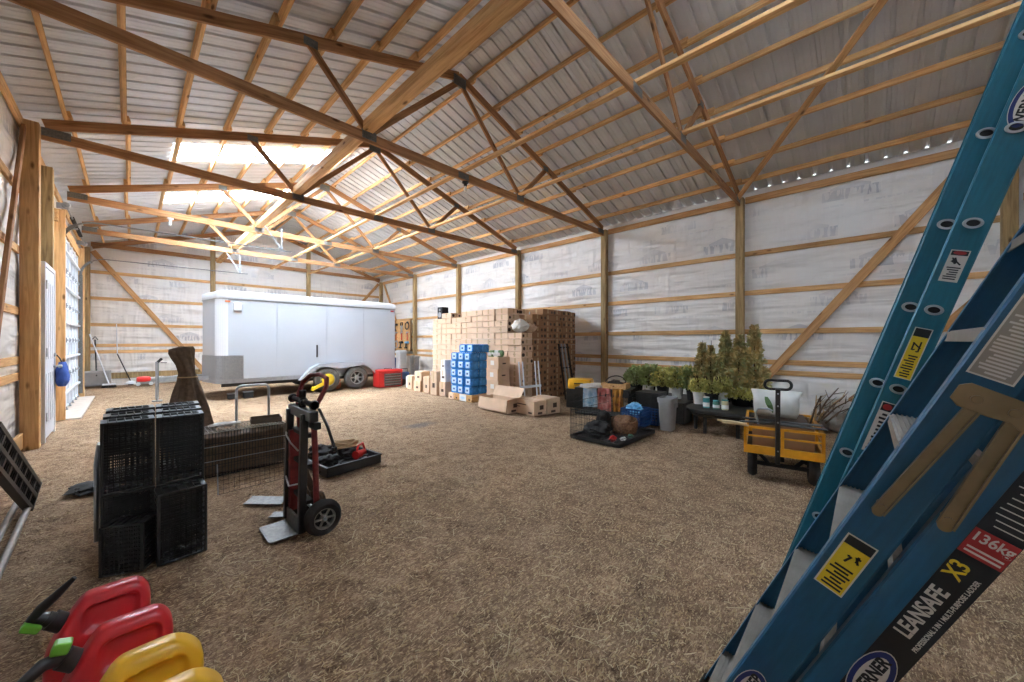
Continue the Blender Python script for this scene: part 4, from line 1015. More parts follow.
# open-topped wire crate with a tray, front
t = empty('wire_dog_crate', (5.02, 2.72, 0), 0, 'low black wire crate with black tray, toys and basket in it', 'crate')
w, l = 1.12, .78
mb = MB(); mb.span((-w / 2, -l / 2, .005), (w / 2, l / 2, .012))
for a, b in (((-w / 2, -l / 2, 0), (w / 2, -l / 2 + .012, .05)), ((-w / 2, l / 2 - .012, 0), (w / 2, l / 2, .05)), ((-w / 2, -l / 2, 0), (-w / 2 + .012, l / 2, .05)), ((w / 2 - .012, -l / 2, 0), (w / 2, l / 2, .05))): mb.span(a, b)
mb.build('tray', M['black'], t)
mb = MB(); wire_panel(mb, (-w / 2, l / 2 + .005, .02), (w, 0, 0), (0, 0, .50), 34, 4); mb.build('rear_panel', M['wire'], t)
mb = MB(); wire_panel(mb, (-w / 2 - .005, -l / 2 + .30, .02), (0, l - .30, 0), (0, 0, .40), 18, 4); mb.build('side_panel', M['wire'], t)
mb = MB(); wire_panel(mb, (-w / 2 - .006, -l / 2 - .005, .055), (w, 0, 0), (.02, .36, .012), 34, 4); mb.build('folded_panel', M['wire'], t)
def lump(n, s, seed, sq=1.0, mi=0, rings=18, seg=36, amp=.4):
    mb = MB(); rg = []
    for i in range(rings):
        ph = math.pi * i / (rings - 1); row = []
        for k in range(seg):
            a = 2 * math.pi * k / seg; q = Vector((math.cos(a) * math.sin(ph), math.sin(a) * math.sin(ph), -math.cos(ph)))
            f = 1 + amp * (noise.noise(q * 1.7 + Vector((seed, seed * 2.3, 1))) + .55 * noise.noise(q * 4.1 + Vector((seed, 3, seed))) + .3 * noise.noise(q * 9 + Vector((2, seed, 1))))
            row.append((q.x * s[0] * f, q.y * s[1] * f, s[2] + q.z * s[2] * (1 + .5 * (f - 1))))
        rg.append(row)
    mb.loft(rg, mi); return mb
tag(lump(0, (.16, .20, .11), 3).build('black_bag', M['dull_black'], smooth=60, loc=(4.78, 2.84, .015)), 'black soft bag lying in the low wire crate', 'bag')
tag(lump(0, (.11, .10, .17), 5).build('dark_jacket', M['dull_black'], smooth=60, loc=(5.0, 2.88, .015)), 'dark jacket bunched beside the brown basket in the wire crate', 'jacket')
tag(lump(0, (.05, .04, .045), 8, amp=.6).build('red_toy', M['red'], smooth=60, loc=(4.62, 2.52, .015)), 'red toy at the front of the low wire crate', 'toy')
tag(lump(0, (.04, .036, .03), 9).build('green_ball', M['green_jar'], smooth=60, loc=(4.98, 2.44, .015)), 'green ball at the front of the low wire crate', 'ball')
tag(lump(0, (.055, .035, .022), 12, amp=.6).build('white_toy', M['paper'], smooth=60, loc=(4.80, 2.46, .015)), 'white toy between red toy and green ball in the wire crate', 'toy')
t = empty('woven_basket', (5.22, 2.66, .014), R(28), 'brown woven oval basket in the low wire crate', 'basket')
mb = MB(); rg = []
for z, s in ((0, .86), (.05, .94), (.10, 1), (.16, 1.0), (.2, .97), (.2, .88), (.12, .86), (.03, .8)):
    rg.append([(.30 * s * math.cos(a) * (1 + .012 * math.cos(14 * a + z * 60)), .20 * s * math.sin(a) * (1 + .012 * math.cos(14 * a + z * 60)), z + .01) for a in [2 * math.pi * k / 56 for k in range(56)]])
mb.loft(rg); mb.build('basket_body', M['straw_hide'], t, smooth=40)
mb = lump(0, (.25, .16, .08), 4); mb.build('lining', M['straw_hide'], t, smooth=60, loc=(0, 0, .1))
# large covered wire crate behind, with towels over it
CRZ = R(-76); CRM = Matrix.Translation((6.39, 3.65, 0)) @ Matrix.Rotation(CRZ, 4, 'Z')
t = empty('large_wire_crate', (6.39, 3.65, 0), CRZ, 'large black wire crate with towels hanging over it', 'crate')
w, l, h = 1.02, .58, .48
for nm, o, u, v, nu in (('front_panel', (-w / 2, -l / 2, .02), (w, 0, 0), (0, 0, h), 36), ('rear_panel', (-w / 2, l / 2, .02), (w, 0, 0), (0, 0, h), 36), ('end_panel', (-w / 2, -l / 2, .02), (0, l, 0), (0, 0, h), 24), ('end_panel', (w / 2, -l / 2, .02), (0, l, 0), (0, 0, h), 24)):
    mb = MB(); wire_panel(mb, o, u, v, nu, 5); mb.build(nm, M['wire'], t)
mb = MB(); mb.span((-w / 2, -l / 2, h + .02), (w / 2, l / 2, h + .035)); mb.span((-w / 2, -l / 2 - .006, h - .10), (w / 2, -l / 2 - .002, h + .03)); mb.build('cover', M['black'], t)
mb = MB(); mb.span((-w / 2 + .01, -l / 2 + .01, .0), (w / 2 - .01, l / 2 - .01, .03)); mb.build('tray', M['black'], t)
def towel(x, y, w, L, z, m_, lab, seed):
    mb = MB(); vs = []; nu, nv = 16, 14
    for j in range(nv + 1):
        for i in range(nu + 1):
            u = i / nu - .5; f = j / nv; s = f * (L + .16)
            fold = .018 * math.sin(u * 14 + seed + 2 * f) * min(1, f * 2)
            if s < .16: px_, pz = .16 - s, 0
            else: px_, pz = -.012 - fold, -(s - .16)
            wd = w * (1 + .18 * f * math.sin(seed))
            vs.append((u * wd, px_ - .0, pz + .02 * (1 if s >= .16 else 0) + .03 * u * math.sin(seed * 2) * f + .006))
    fs = [(j * (nu + 1) + i, j * (nu + 1) + i + 1, (j + 1) * (nu + 1) + i + 1, (j + 1) * (nu + 1) + i) for j in range(nv) for i in range(nu)]
    mb.add(vs, fs); o = mb.build('towel', M[m_], smooth=180, loc=tuple(CRM @ Vector((x, y, z))), rot=(0, 0, CRZ)); sd = o.modifiers.new('s', 'SOLIDIFY'); sd.thickness = .008
    tag(o, lab, 'towel', 'towels over the wire crate')
yt = -.29 - .008
towel(-.20, yt, .24, .38, .515, 'towel_white', 'white and blue towel hanging on the large wire crate', 1.3)
towel(.07, yt, .22, .42, .515, 'towel_red', 'faded red towel hanging on the large wire crate', 2.2)
towel(.32, yt, .19, .42, .515, 'towel_gold', 'gold and brown cloth hanging on the large wire crate', 3.4)
tag(lump(0, (.34, .22, .035), 21, amp=.35).build('grey_cloth', M['cloth_grey'], smooth=60, loc=(6.20, 3.78, .517)), 'pale grey cloth heaped on top of the large wire crate', 'cloth')
open_box('wooden_tray', 6.38, 3.42, .34, .46, .10, R(12), 'shallow tan tray on top of the large wire crate', (), 'pine', False).location.z = .518
tag(lump(0, (.11, .13, .07), 31, amp=.5).build('black_harness', M['dull_black'], smooth=50, loc=(6.38, 3.42, .53)), 'black straps piled in the tray on the wire crate', 'straps')
t = empty('cable_loop', (6.38, 3.42, .60), R(-60), 'dark cable loop standing up from the tray on the wire crate', 'cable')
MB().tube([(.18 * math.cos(R(a)), .05 * math.sin(R(a * 2)), .03 + .12 * math.sin(R(a))) for a in range(0, 181, 12)], .010, 6).build('loop', M['black'], t, smooth=True); MB().tube([(-.18, 0, .03), (-.1, .06, .01), (.1, -.05, .01), (.18, 0, .03)], .010, 6).build('lead', M['black'], t, smooth=True)
q = empty('yellow_case', (6.72, 4.42, 0), R(-70), 'yellow-orange case on a black box behind the large wire crate', 'case')
MB().loft([[(p[0], p[1], z) for p in rrect(.50 * s, .36 * s, .05)] for z, s in ((.40, .96), (.43, 1), (.55, 1), (.60, .93))]).build('case_body', M['yellow_can'], q, smooth=40)
mb = MB(); mb.span((-.27, -.2, 0), (.27, .2, .40)); mb.build('stand', M['black'], q, bev=.015)
mb = MB(); mb.tube([(-.09, -.18, .5), (-.09, -.21, .52), (.09, -.21, .52), (.09, -.18, .5)], .01, 6); mb.build('handle', M['dull_black'], q, smooth=True)
# blue crate with a pale blue sheet in it
def lattice_crate(name, x, y, w, l, h, m_, rz, lab):
    t = empty(name, (x, y, 0), rz, lab, 'crate'); mb = MB()
    mb.span((-w / 2, -l / 2, 0), (w / 2, l / 2, .01))
    for ax in (0, 1):
        L, D = (w, l) if ax == 0 else (l, w)
        for s in (-1, 1):
            n = max(6, int(L / .045))
            for i in range(n + 1):
                p = -L / 2 + L * i / n
                a = (p, s * D / 2, 0) if ax == 0 else (s * D / 2, p, 0); mb.bar(a, (a[0], a[1], h), .012, .012, up=(1, 0, 0))
            for zz in [0.012] + [h * k / 5 for k in range(1, 5)] + [h - .012]:
                a, b = ((-L / 2, s * D / 2, zz), (L / 2, s * D / 2, zz)) if ax == 0 else ((s * D / 2, -L / 2, zz), (s * D / 2, L / 2, zz))
                mb.bar(a, b, .012, .024 if zz in (.012, h - .012) else .012)
    mb.build('crate_body', M[m_], t)
    return t
lattice_crate('blue_crate', 5.86, 2.78, .36, .34, .30, 'blue_crate', 0, 'blue plastic crate standing behind the brown basket')
tag(lump(0, (.13, .12, .09), 41, amp=.6).build('blue_sheet', M['pale_blue'], smooth=35, loc=(5.86, 2.78, .19)), 'crumpled pale blue plastic sheet in the blue crate', 'sheet')
lattice_crate('second_blue_crate', 6.18, 2.64, .24, .30, .24, 'blue_crate', 0, 'small blue crate between the blue sheet crate and the grey bin').name = 'blue_crate'
# grey trash can
t = empty('trash_can', (5.94, 2.28, 0), R(4), 'slim grey trash can with raised rim beside the black table', 'trash can')
MB().loft([[(p[0], p[1], z) for p in rrect(.30 * s, .22 * s, .05)] for z, s in ((0, .80), (.01, .83), (.44, 1.0), (.44, 1.0))]).build('bin_body', M['grey_bin'], t, smooth=40)
MB().loft([[(p[0], p[1], z) for p in rrect(.30 * s, .22 * s, .05)] for z, s in ((.44, 1.08), (.505, 1.12), (.515, 1.08), (.515, .98), (.46, .96))]).build('rim', M['grey_bin'], t, smooth=40)
mb = MB(); mb.span((-.165, -.07, .36), (-.15, .07, .44)); mb.span((-.08, -.135, .36), (.08, -.115, .44)); mb.build('handle', M['grey_bin'], t, bev=.006)
MB().loft([[(p[0], p[1], z) for p in rrect(.27 * s, .2 * s, .05)] for z, s in ((.465, 1), (.47, 1))]).build('liner', M['dull_black'], t)
# ribbed black crate row + bench that carry the plants
for n, y in enumerate((2.86, 2.42)):
    t = empty('ribbed_crate', (6.66, y, 0), 0, ('black ribbed crate behind the blue crates, nearer the large wire crate', 'black ribbed crate behind the grey trash can')[n], 'crate', 'black ribbed crates')
    hc = (.45, .33)[n]; mb = MB(); mb.span((-.19, -.21, 0), (.19, .21, hc))
    for k in range(12):
        yy = -.19 + k * .0345; mb.span((-.20, yy - .008, .03), (-.19, yy + .008, hc - .02))
    mb.build('crate_body', M['black'], t, bev=.004)
    mb = MB(); mb.span((-.21, -.215, hc), (.2, .215, hc + .03)); mb.build('rim', M['black'], t, bev=.004)
t = empty('plant_bench', (7.36, 2.80, 0), 0, 'low black bench under the potted yellow-green shrubs', 'bench')
mb = MB(); mb.span((-.46, -.70, .30), (.40, .70, .34)); mb.build('bench_top', M['black'], t, bev=.01)
for sx in (-.40, .34):
    for sy in (-.62, .62): MB().span((sx - .03, sy - .03, 0), (sx + .03, sy + .03, .30)).build('leg', M['black'], t)
t = empty('black_table', (6.62, 1.56, 0), 0, 'low black round-cornered table carrying the conifers and jars', 'table')
MB().loft([[(p[0], p[1], z) for p in rrect(1.36 * s, 1.10 * s, .38, 8)] for z, s in ((.315, .97), (.325, 1), (.36, 1), (.37, .985))]).build('tabletop', M['black'], t, smooth=40)
MB().loft([[(p[0], p[1], z) for p in rrect(1.24 * s, .98 * s, .32, 8)] for z, s in ((.25, .96), (.315, 1))]).build('apron', M['black'], t, smooth=40)
for sx, sy in ((-.52, -.22), (-.52, .22), (-.26, -.42), (-.30, .42), (.5, -.3), (.5, .3)):
    MB().cyl((sx, sy, 0), (sx, sy, .26), .026, n=10).build('leg', M['black'], t, smooth=40)
for x, y, w_, l_, lab in ((7.15, 1.0, .5, .36, 'black tub on the floor under the far corner of the table, by the cart'), (6.7, .92, .3, .2, 'black tray leaning under the table edge beside the cart')):
    t = empty('black_tub', (x, y, 0), 0, lab, 'tub', 'black tubs by the table')
    MB().loft([[(p[0], p[1], z) for p in rrect(w_ * s, l_ * s, .05)] for z, s in ((0, .85), (.24, 1), (.24, 1.06), (.27, 1.06), (.27, .97), (.03, .8))]).build('tub_body', M['black'], t, smooth=40)
# plants
def leafy(seed, n, shape, size, droop=.3):
    r = random.Random(seed); mb = MB()
    for k in range(n):
        f = r.random(); a = r.uniform(0, 6.283); rad, z = shape(f, r)
        c = Vector((rad * math.cos(a), rad * math.sin(a), z)); d = Vector((math.cos(a) * r.uniform(.4, 1), math.sin(a) * r.uniform(.4, 1), r.uniform(-.3, 1.1))).normalized()
        s = size * r.uniform(.6, 1.3); u = d.cross(Vector((r.uniform(-1, 1), r.uniform(-1, 1), r.uniform(-1, 1)))).normalized() * s * .42
        nn = d.cross(u).normalized() * s * .10
        mb.add([c, c + d * s * .5 + u + nn, c + d * s, c + d * s * .5 - u + nn], [(0, 1, 2), (0, 2, 3)])
    return mb
def bush(f, r): z = .02 + .32 * f; return (.21 * math.sqrt(max(0, math.sin(math.pi * min(1, .15 + .8 * f)))) * r.uniform(.35, 1.0), z)
def cone(f, r): z = .02 + .92 * f ** 1.15; return ((.23 * (1 - f) ** 1.05 + .012) * r.uniform(.15, 1.15), z)
def low(f, r): return (.22 * r.uniform(.1, 1.05), .02 + .12 * f)
bm_ = [leafy(s, 620, bush, .055).mesh('foliage', [M['leaf_yellow' if s != 2 else 'leaf_green']]) for s in (1, 2, 3)]
cm_ = [leafy(10 + s, 1500, cone, .062).mesh('foliage', [M['leaf_dark']]) for s in range(3)]
lm_ = [leafy(20 + s, 500, low, .045).mesh('foliage', [M['leaf_yellow']]) for s in range(2)]
def pot_mesh(r_, h_, m_): return MB().lathe([(.0, 0), (r_ * .78, 0), (r_ * .98, h_ * .9), (r_ * 1.08, h_ * .9), (r_ * 1.08, h_), (r_ * .92, h_), (r_ * .9, h_ * .92), (0, h_ * .92)]).mesh('pot', M[m_], 40)
pm_ = {'white': pot_mesh(.10, .20, 'pot_white'), 'black': pot_mesh(.10, .20, 'pot_black'), 'big': pot_mesh(.17, .24, 'pot_black'), 'low': pot_mesh(.16, .12, 'pot_black')}
sm_ = {}
def stems(h_, n, seed):
    r = random.Random(seed); mb = MB()
    for k in range(n): a = r.uniform(0, 6.3); mb.tube([(0, 0, 0), (.03 * math.cos(a), .03 * math.sin(a), h_ * .5), (.09 * math.cos(a), .09 * math.sin(a), h_)], .006, 5)
    return mb.mesh('stem', M['stem'])
st_b, st_c, st_l = stems(.3, 6, 1), MB().tube([(0, 0, 0), (.01, 0, .5), (0, .01, .9)], [.014, .009, .004], 6).mesh('stem', M['stem']), stems(.08, 5, 2)
def plant(x, y, z, kind, pot, ph, fm, s, lab, cat, grp, i):
    t = empty('potted_' + kind, (x, y, z), rc.uniform(0, 6), lab, cat, grp)
    link('pot', pm_[pot], t); o = link('foliage', fm, t, (0, 0, ph)); o.scale = (s, s, s * rc.uniform(.9, 1.1)); link('stem', {'shrub': st_b, 'conifer': st_c, 'creeper': st_l}[kind], t, (0, 0, ph - .02))
i = 0
for row, xx in enumerate((7.08, 7.42)):
    for k in range(5):
        y = 3.36 - k * .27 + (.1 if row else 0)
        pot = ('black', 'white', 'black', 'white', 'black')[(k + row) % 5] if row == 0 else 'black'
        plant(xx, y, .34, 'shrub', pot, .18, bm_[(k + row) % 3 if k > 1 else 1], 1.0 if row == 0 else 1.12, 'yellow-green shrub in %s pot on the bench, %s row, %s from the crate' % (pot, ('front', 'back')[row], ORD[k]), 'shrub', 'potted shrubs on the bench', i); i += 1
for k, (x, y, s) in enumerate(((7.05, 2.10, .95), (6.98, 1.94, .82), (7.08, 1.74, .98), (7.02, 1.52, 1.02), (7.06, 1.32, 1.06))):
    plant(x, y, .37, 'conifer', 'black', .17, cm_[k % 3], s, 'tall brownish conifer at the back of the black table, %s from the shrubs' % ORD[k], 'conifer', 'tall conifers on the table', i)
for k, (x, y) in enumerate(((6.56, 2.0), (6.52, 1.80), (6.76, 1.72))):
    plant(x, y, .37, 'shrub', ('white', 'black', 'white')[k], .18, bm_[(0, 2, 0)[k]], .72, 'small yellow shrub in front of the conifers, %s from the bench' % ORD[k], 'shrub', 'small shrubs on the table', i)
for k, (x, y) in enumerate(((6.86, 1.46), (6.84, 1.20), (7.06, 1.16))):
    plant(x, y, .37, 'creeper', 'low', .10, lm_[k % 2], 1.1, ('low yellow-green creeping plant in the middle of the black table', 'low yellow-green creeping plant by the table edge nearest the cart', 'low creeping plant behind the other creepers, nearest the wall')[k], 'creeper', 'creeping plants on the table', i)
for k, (y, m_, h_) in enumerate(((1.80, 'teal_jar', .17), (1.66, 'green_jar', .13), (1.54, 'cream_jar', .15))):
    t = empty('jar', (6.24, y, .37), 0, ('tall teal jar on the black table edge', 'small green jar on the black table edge', 'cream and green jar on the black table edge')[k], 'jar', 'jars on the black table')
    MB().lathe([(0, 0), (.045, 0), (.048, .01), (.048, h_ - .03), (.04, h_ - .015), (0, h_ - .015)]).build('jar_body', M[m_], t, smooth=40)
    MB().lathe([(.04, h_ - .015), (.046, h_ - .012), (.046, h_), (0, h_)]).build('lid', M['paper' if k == 0 else 'teal_jar'], t, smooth=40)
    MB().lathe([(.0488, .02), (.0488, h_ * .5)]).build('jar_label', M['paper'], t, smooth=40)

# ------------------------------------------------------------------ yellow garden cart
t = empty('garden_cart', (4.455, .595, 0), R(10), 'yellow mesh-sided garden cart with black T handle', 'cart')
W, L, zb, zt = .62, 1.0, .27, .545
mb = MB(); mb.span((0, -W / 2, zb), (L, W / 2, zb + .015)); mb.build('bed', M['rust_tray'], t)
def side(a, b, name):
    mb = MB(); a, b = Vector(a), Vector(b)
    up = Vector((0, 0, 1))
    mb.bar(a + up * (zt - .012), b + up * (zt - .012), .022, .024); mb.bar(a + up * (zb + .04), b + up * (zb + .04), .022, .08); mb.bar(a + up * ((zb + zt) / 2 + .04), b + up * ((zb + zt) / 2 + .04), .014, .016)
    for f in (0, .5, 1):
        p = a.lerp(b, f); mb.bar(p + up * zb, p + up * zt, .026, .026, up=(1, 0, 0))
    mb.build(name, M['cart_yellow'], t)
side((0, -W / 2, 0), (0, W / 2, 0), 'front_gate'); side((L, -W / 2, 0), (L, W / 2, 0), 'rear_gate'); side((0, W / 2, 0), (L, W / 2, 0), 'side_gate'); side((0, -W / 2, 0), (L, -W / 2, 0), 'side_gate')
mb = MB(); mb.bar((.14, -W / 2 + .02, .14), (.14, W / 2 - .02, .14), .035, .035); mb.bar((L - .14, -W / 2 + .02, .14), (L - .14, W / 2 - .02, .14), .035, .035); mb.bar((.14, 0, .2), (L - .14, 0, .2), .04, .04)
for x in (.14, L - .14):
    for s in (-1, 1): mb.bar((x, s * .1, .14), (x, s * .22, zb), .03, .03)
mb.build('undercarriage', M['dull_black'], t)
ca, cb = wheel_mesh(.14, .075, 0, 0, 0); cwt, cwr = ca.mesh('wheel', M['tyre_dark'], 50), cb.mesh('rim', [M['galv'], M['dull_black']], 30)
for x in (.14, L - .14):
    for s in (-1, 1):
        o = link('wheel', cwt, t, (x, s * (W / 2 - .06), .14), (0, 0, 0 if s < 0 else math.pi)); link('rim', cwr, o)
mb = MB(); mb.bar((-.02, .04, .20), (-.09, .04, .95), .045, .04, up=(0, 1, 0)); mb.bar((.08, .04, .2), (-.03, .04, .22), .04, .05)
mb.build('tow_bar', M['black'], t, bev=.006)
mb = MB(); mb.tube([(-.09 + q[1] * .0, .04 + q[0], .985 + q[1]) for q in rrect(.21, .085, .04)], .013, 8, closed=True); mb.build('grip_loop', M['dull_black'], t, smooth=True)
mb = MB()
for z in (.34, .62, .78, .9): mb.cyl((-.075 - .02 * z - .015, .04, z), (-.05 - .05 * z - .03, .04, z), .008, n=8)
mb.build('bolt', M['galv'], t)
CT = Matrix.Translation((4.455, .595, 0)) @ Matrix.Rotation(R(10), 4, 'Z')
def cw(x, y, z): return tuple(CT @ Vector((x, y, z)))
mb = MB(); mb.span((.05, -.25, 0), (.07, .25, .27)); mb.span((.05, -.25, 0), (.9, -.25, .27))
tag(mb.build('cardboard_liner', M['card_brown_shade'], loc=cw(0, 0, .286), rot=(0, 0, R(10))), 'brown cardboard lining inside the yellow cart', 'cardboard')
t = empty('soil_bag', cw(.42, .04, .59), R(10 + 84), 'white sack with green print lying on the loaded cart', 'sack')
mb = MB(); rg = []
for z, sx, sy in ((0, .84, .5), (.04, .92, .9), (.12, .97, 1.0), (.20, .98, .8), (.26, 1.04, .3), (.285, 1.08, .12)):
    rg.append([(p[0] * sx + .015 * noise.noise(Vector((p[0] * 6, z * 9, 2))), p[1] * sy + .02 * noise.noise(Vector((p[0] * 8, z * 8, 5))), z + .03 * noise.noise(Vector((p[0] * 5, 1, z * 4)))) for p in rrect(.42, .20, .08, 6)])
mb.loft(rg); mb.build('sack_body', M['bag_white'], t, smooth=60)
mb = MB(); vs = []
for j in range(7):
    for sgn in (-1, 1): vs.append((.02 + sgn * .028 * math.sin(math.pi * (j + .3) / 7.5) + .01 * j, .106 - .012 * abs(j - 3) * .5, .05 + j * .028))
mb.add(vs, [(2 * j, 2 * j + 1, 2 * j + 3, 2 * j + 2) for j in range(6)]); o = mb.build('printed_plant', M['sack_green'], t); sd = o.modifiers.new('s', 'SOLIDIFY'); sd.thickness = .004
# the load below the sack
mb = MB(); mb.span((.10, -.24, .0), (.92, .24, .27)); tag(mb.build('load_box', M['rust_tray'], bev=.02, loc=cw(0, 0, .288), rot=(0, 0, R(10))), 'brown box filling the bed of the yellow cart', 'box')
mb = MB(); mb.tube([(.02, -.34, .0), (.06, .1, .01), (.02, .36, .0)], .012, 6); mb.tube([(.1, -.32, .02), (.12, .34, .02)], .012, 6); tag(mb.build('black_rod', M['black'], smooth=True, loc=cw(.0, 0, .575), rot=(0, 0, R(10))), 'pair of black rods lying across the cart load', 'rod')
for k, (a, b, r_, lab) in enumerate((((-.02, .30, .56), (-.05, .56, .575), .012, 'pale stick poking out of the cart toward the table, upper'), ((-.02, .28, .545), (.0, .52, .545), .010, 'pale stick poking out of the cart toward the table, lower'))):
    mb = MB(); mb.tube([cw(*a), cw(*[(a[q] + b[q]) / 2 + (.006 if q == 2 else 0) for q in range(3)]), cw(*b)], r_, 6)
    tag(mb.build('stick', M['straw_light'], smooth=True), lab, 'stick', 'sticks in the cart')
mb = MB(); mb.tube([cw(.05, .20, .56), cw(.02, .22, .68), cw(.02, .20, .72), cw(.02, .12, .73), cw(.02, .08, .71)], .010, 8); tag(mb.build('bent_pipe', M['galv'], smooth=True), 'bent grey pipe sticking up from the cart load', 'pipe')
rb = random.Random(9)
for k in range(9):
    p = Vector((rb.uniform(.3, .85), rb.uniform(-.40, -.20), .55)); d_ = Vector((rb.uniform(-.3, .3), rb.uniform(-.25, 0), rb.uniform(.15, .38)))
    mb = MB(); mb.tube([cw(*p), cw(*(p + d_ * .5 + Vector((0, 0, .03)))), cw(*(p + d_))], [.010, .008, .004], 5)
    for q in range(3):
        s_ = p + d_ * (.4 + .2 * q); mb.tube([cw(*s_), cw(*(s_ + Vector((rb.uniform(-.12, .12), rb.uniform(-.1, .05), rb.uniform(.02, .12)))))], [.005, .002], 4)
    tag(mb.build('dry_branch', M['stem' if k % 3 else 'straw_mid'], smooth=True), 'dry branch in the tangle at the ladder side of the cart', 'branch', 'dry branches in the cart')
mb = lump(0, (.52, .40, .26), 61, amp=.45, rings=14, seg=30); tag(mb.build('plastic_sheet', M['poly'], smooth=40, loc=(7.9, .25, -.02)), 'heap of dusty clear plastic sheet against the wall behind the cart', 'plastic sheet')
mb = MB(); mb.box((0, 0, 0), (.50, .12, .05)); mb.box((0, .0, .028), (.44, .06, .006), 1); tag(mb.build('packaged_tool', [M['card_brown_shade'], M['lab_yellow']], bev=.004, loc=(7.3, .02, .66), rot=(R(20), R(-24), R(-30))), 'long packaged tool with yellow strip lying on the plastic heap', 'package')
# ------------------------------------------------------------------ black lattice crates stacked on end
CW, CD, CH = .245, .172, .448
def black_crate_meshes():
    a = MB(); e = .016
    for sx in (-1, 1):
        for sy in (-1, 1): a.span((sx * CW / 2 - (e if sx > 0 else 0), sy * CD / 2 - (e if sy > 0 else 0), 0), (sx * CW / 2 + (e if sx < 0 else 0), sy * CD / 2 + (e if sy < 0 else 0), CH))
    for z0 in (0, CH - .014):
        for y in (-CD / 2, CD / 2 - .022): a.span((-CW / 2, y, z0), (CW / 2, y + .022, z0 + .014))
        for x in (-CW / 2, CW / 2 - .03): a.span((x, -CD / 2, z0), (x + .03, CD / 2, z0 + .014))
    # ends with slots and a hand hole
    for k in range(5): x = -CW / 2 + .03 + k * .037; a.span((x, -CD / 2, CH - .010), (x + .006, CD / 2, CH + .004))
    a.span((-CW / 2 + .02, -CD / 2 + .01, CH - .022), (CW / 2 - .02, CD / 2 - .01, CH - .012)); a.span((-CW / 2 + .02, -CD / 2 + .01, .004), (CW / 2 - .02, CD / 2 - .01, .014))
    b = MB()
    for y in (-CD / 2 + .006, CD / 2 - .006):                         # lattice sides
        for k in range(22):
            z = .03 + k * .0185; b.bar((-CW / 2 + .012, y, z), (CW / 2 - .012, y, z + .006 * (-1) ** k), .006, .006)
        for k in range(8): x = -CW / 2 + .03 + k * .0265; b.bar((x, y, .01), (x, y, CH - .01), .006, .005, up=(1, 0, 0))
    for x in (-CW / 2 + .006, CW / 2 - .006):
        for k in range(12): z = .03 + k * .034; b.bar((x, -CD / 2 + .01, z), (x, CD / 2 - .01, z), .006, .01)
    c = MB(); c.lathe([(.014, 0), (.022, 0), (.022, .006), (.014, .006)], (CW / 2 - .045, 0, CH - .006), 'Z', 20)
    return a.mesh('crate_frame', M['black']), b.mesh('lattice', M['dull_black']), c.mesh('hand_hole', M['dull_black'])
kf, kl, kh = black_crate_meshes()
def bcrate(x, y, z, rz, lab):
    t = empty('lattice_crate', (x, y, z), R(rz), lab, 'crate', 'black lattice crates stacked on end')
    o = link('crate_frame', kf, t); m = o.modifiers.new('edge', 'BEVEL'); m.width = .004; m.segments = 1
    link('lattice', kl, t); link('hand_hole', kh, t)
RW = ['front', 'middle', 'rear']
for lv, z in enumerate((.0, .452)):
    for r_ in range(3):
        for c in range(2):
            bcrate(-.008 + c * .2535 + (.006 * r_), 3.47 + r_ * .19 + (.0 if c else .01), z + (.012 * r_ if lv else 0), (1.5, -1.0)[c], 'black lattice crate on end, %s layer, %s row, %s' % (('lower', 'upper')[lv], RW[r_], ('door side', 'hand truck side')[c]))
bcrate(.235, 3.275, 0, 3, 'black lattice crate standing alone in front of the stack, hand truck side')
t = empty('lattice_crate', (.0, 3.31, .0), R(-27), 'shorter black lattice crate tilted in front of the stack, by the red cans', 'crate', 'black lattice crates stacked on end')
for me, nm in ((kf, 'crate_frame'), (kl, 'lattice'), (kh, 'hand_hole')): o = link(nm, me, t); o.scale = (.85, .95, .66)
q = empty('metal_hoop', (-.165, 3.9, 0), 0, 'grey bent metal hoop behind the black crates, door side', 'hoop')
MB().tube([(0, 0, 0), (0, 0, .55), (.01, .04, .66), (.01, .14, .66), (0, .18, .55), (0, .18, 0)], .012, 8).build('hoop_tube', M['galv'], q, smooth=True); MB().bar((0, 0, .3), (0, .18, .3), .01, .02).build('crossbar', M['galv'], q)
tag(lump(0, (.13, .16, .035), 71, amp=.5).build('black_rag', M['dull_black'], smooth=50, loc=(-.27, 5.3, -.01)), 'black plastic rag on the floor left of the crate stack', 'rag')
bpy.data.objects['black_rag']['label'] = 'black plastic rag on the bare floor beside the crate stack'

# ------------------------------------------------------------------ low wire crate, tray and hand cart behind the hand truck
t = empty('wire_cage', (.86, 5.09, 0), 0, 'low black wire cage with gridded lid beside the crate stack', 'cage')
w, l, h = .80, .40, .455
mb = MB(); wire_panel(mb, (-w / 2, -l / 2, h), (w, 0, 0), (0, l, 0), 22, 5, .003); mb.build('lid', M['chrome'], t)
for nm, o, u in (('front_panel', (-w / 2, -l / 2, .0), (w, 0, 0)), ('rear_panel', (-w / 2, l / 2, 0), (w, 0, 0)), ('end_panel', (-w / 2, -l / 2, 0), (0, l, 0)), ('end_panel', (w / 2, -l / 2, 0), (0, l, 0))):
    mb = MB(); wire_panel(mb, o, u, (0, 0, h), 30 if u[0] else 14, 4, .0028); mb.build(nm, M['wire'], t)
mb = MB(); mb.span((-w / 2 + .01, -l / 2 + .01, .01), (w / 2 - .01, l / 2 - .01, h - .05)); mb.build('liner', M['tarp'], t, bev=.02)
mb = MB()
for z in (.16, .31): mb.bar((-w / 2, -l / 2 - .004, z), (w / 2, -l / 2 - .004, z), .006, .006)
mb.build('clip_bar', M['galv'], t)
open_box('rusty_tray', 1.12, 5.14, .30, .24, .05, R(-8), 'rusty shallow tray on the lid of the low wire cage', (), 'rust_tray', False).location.z = h + .004
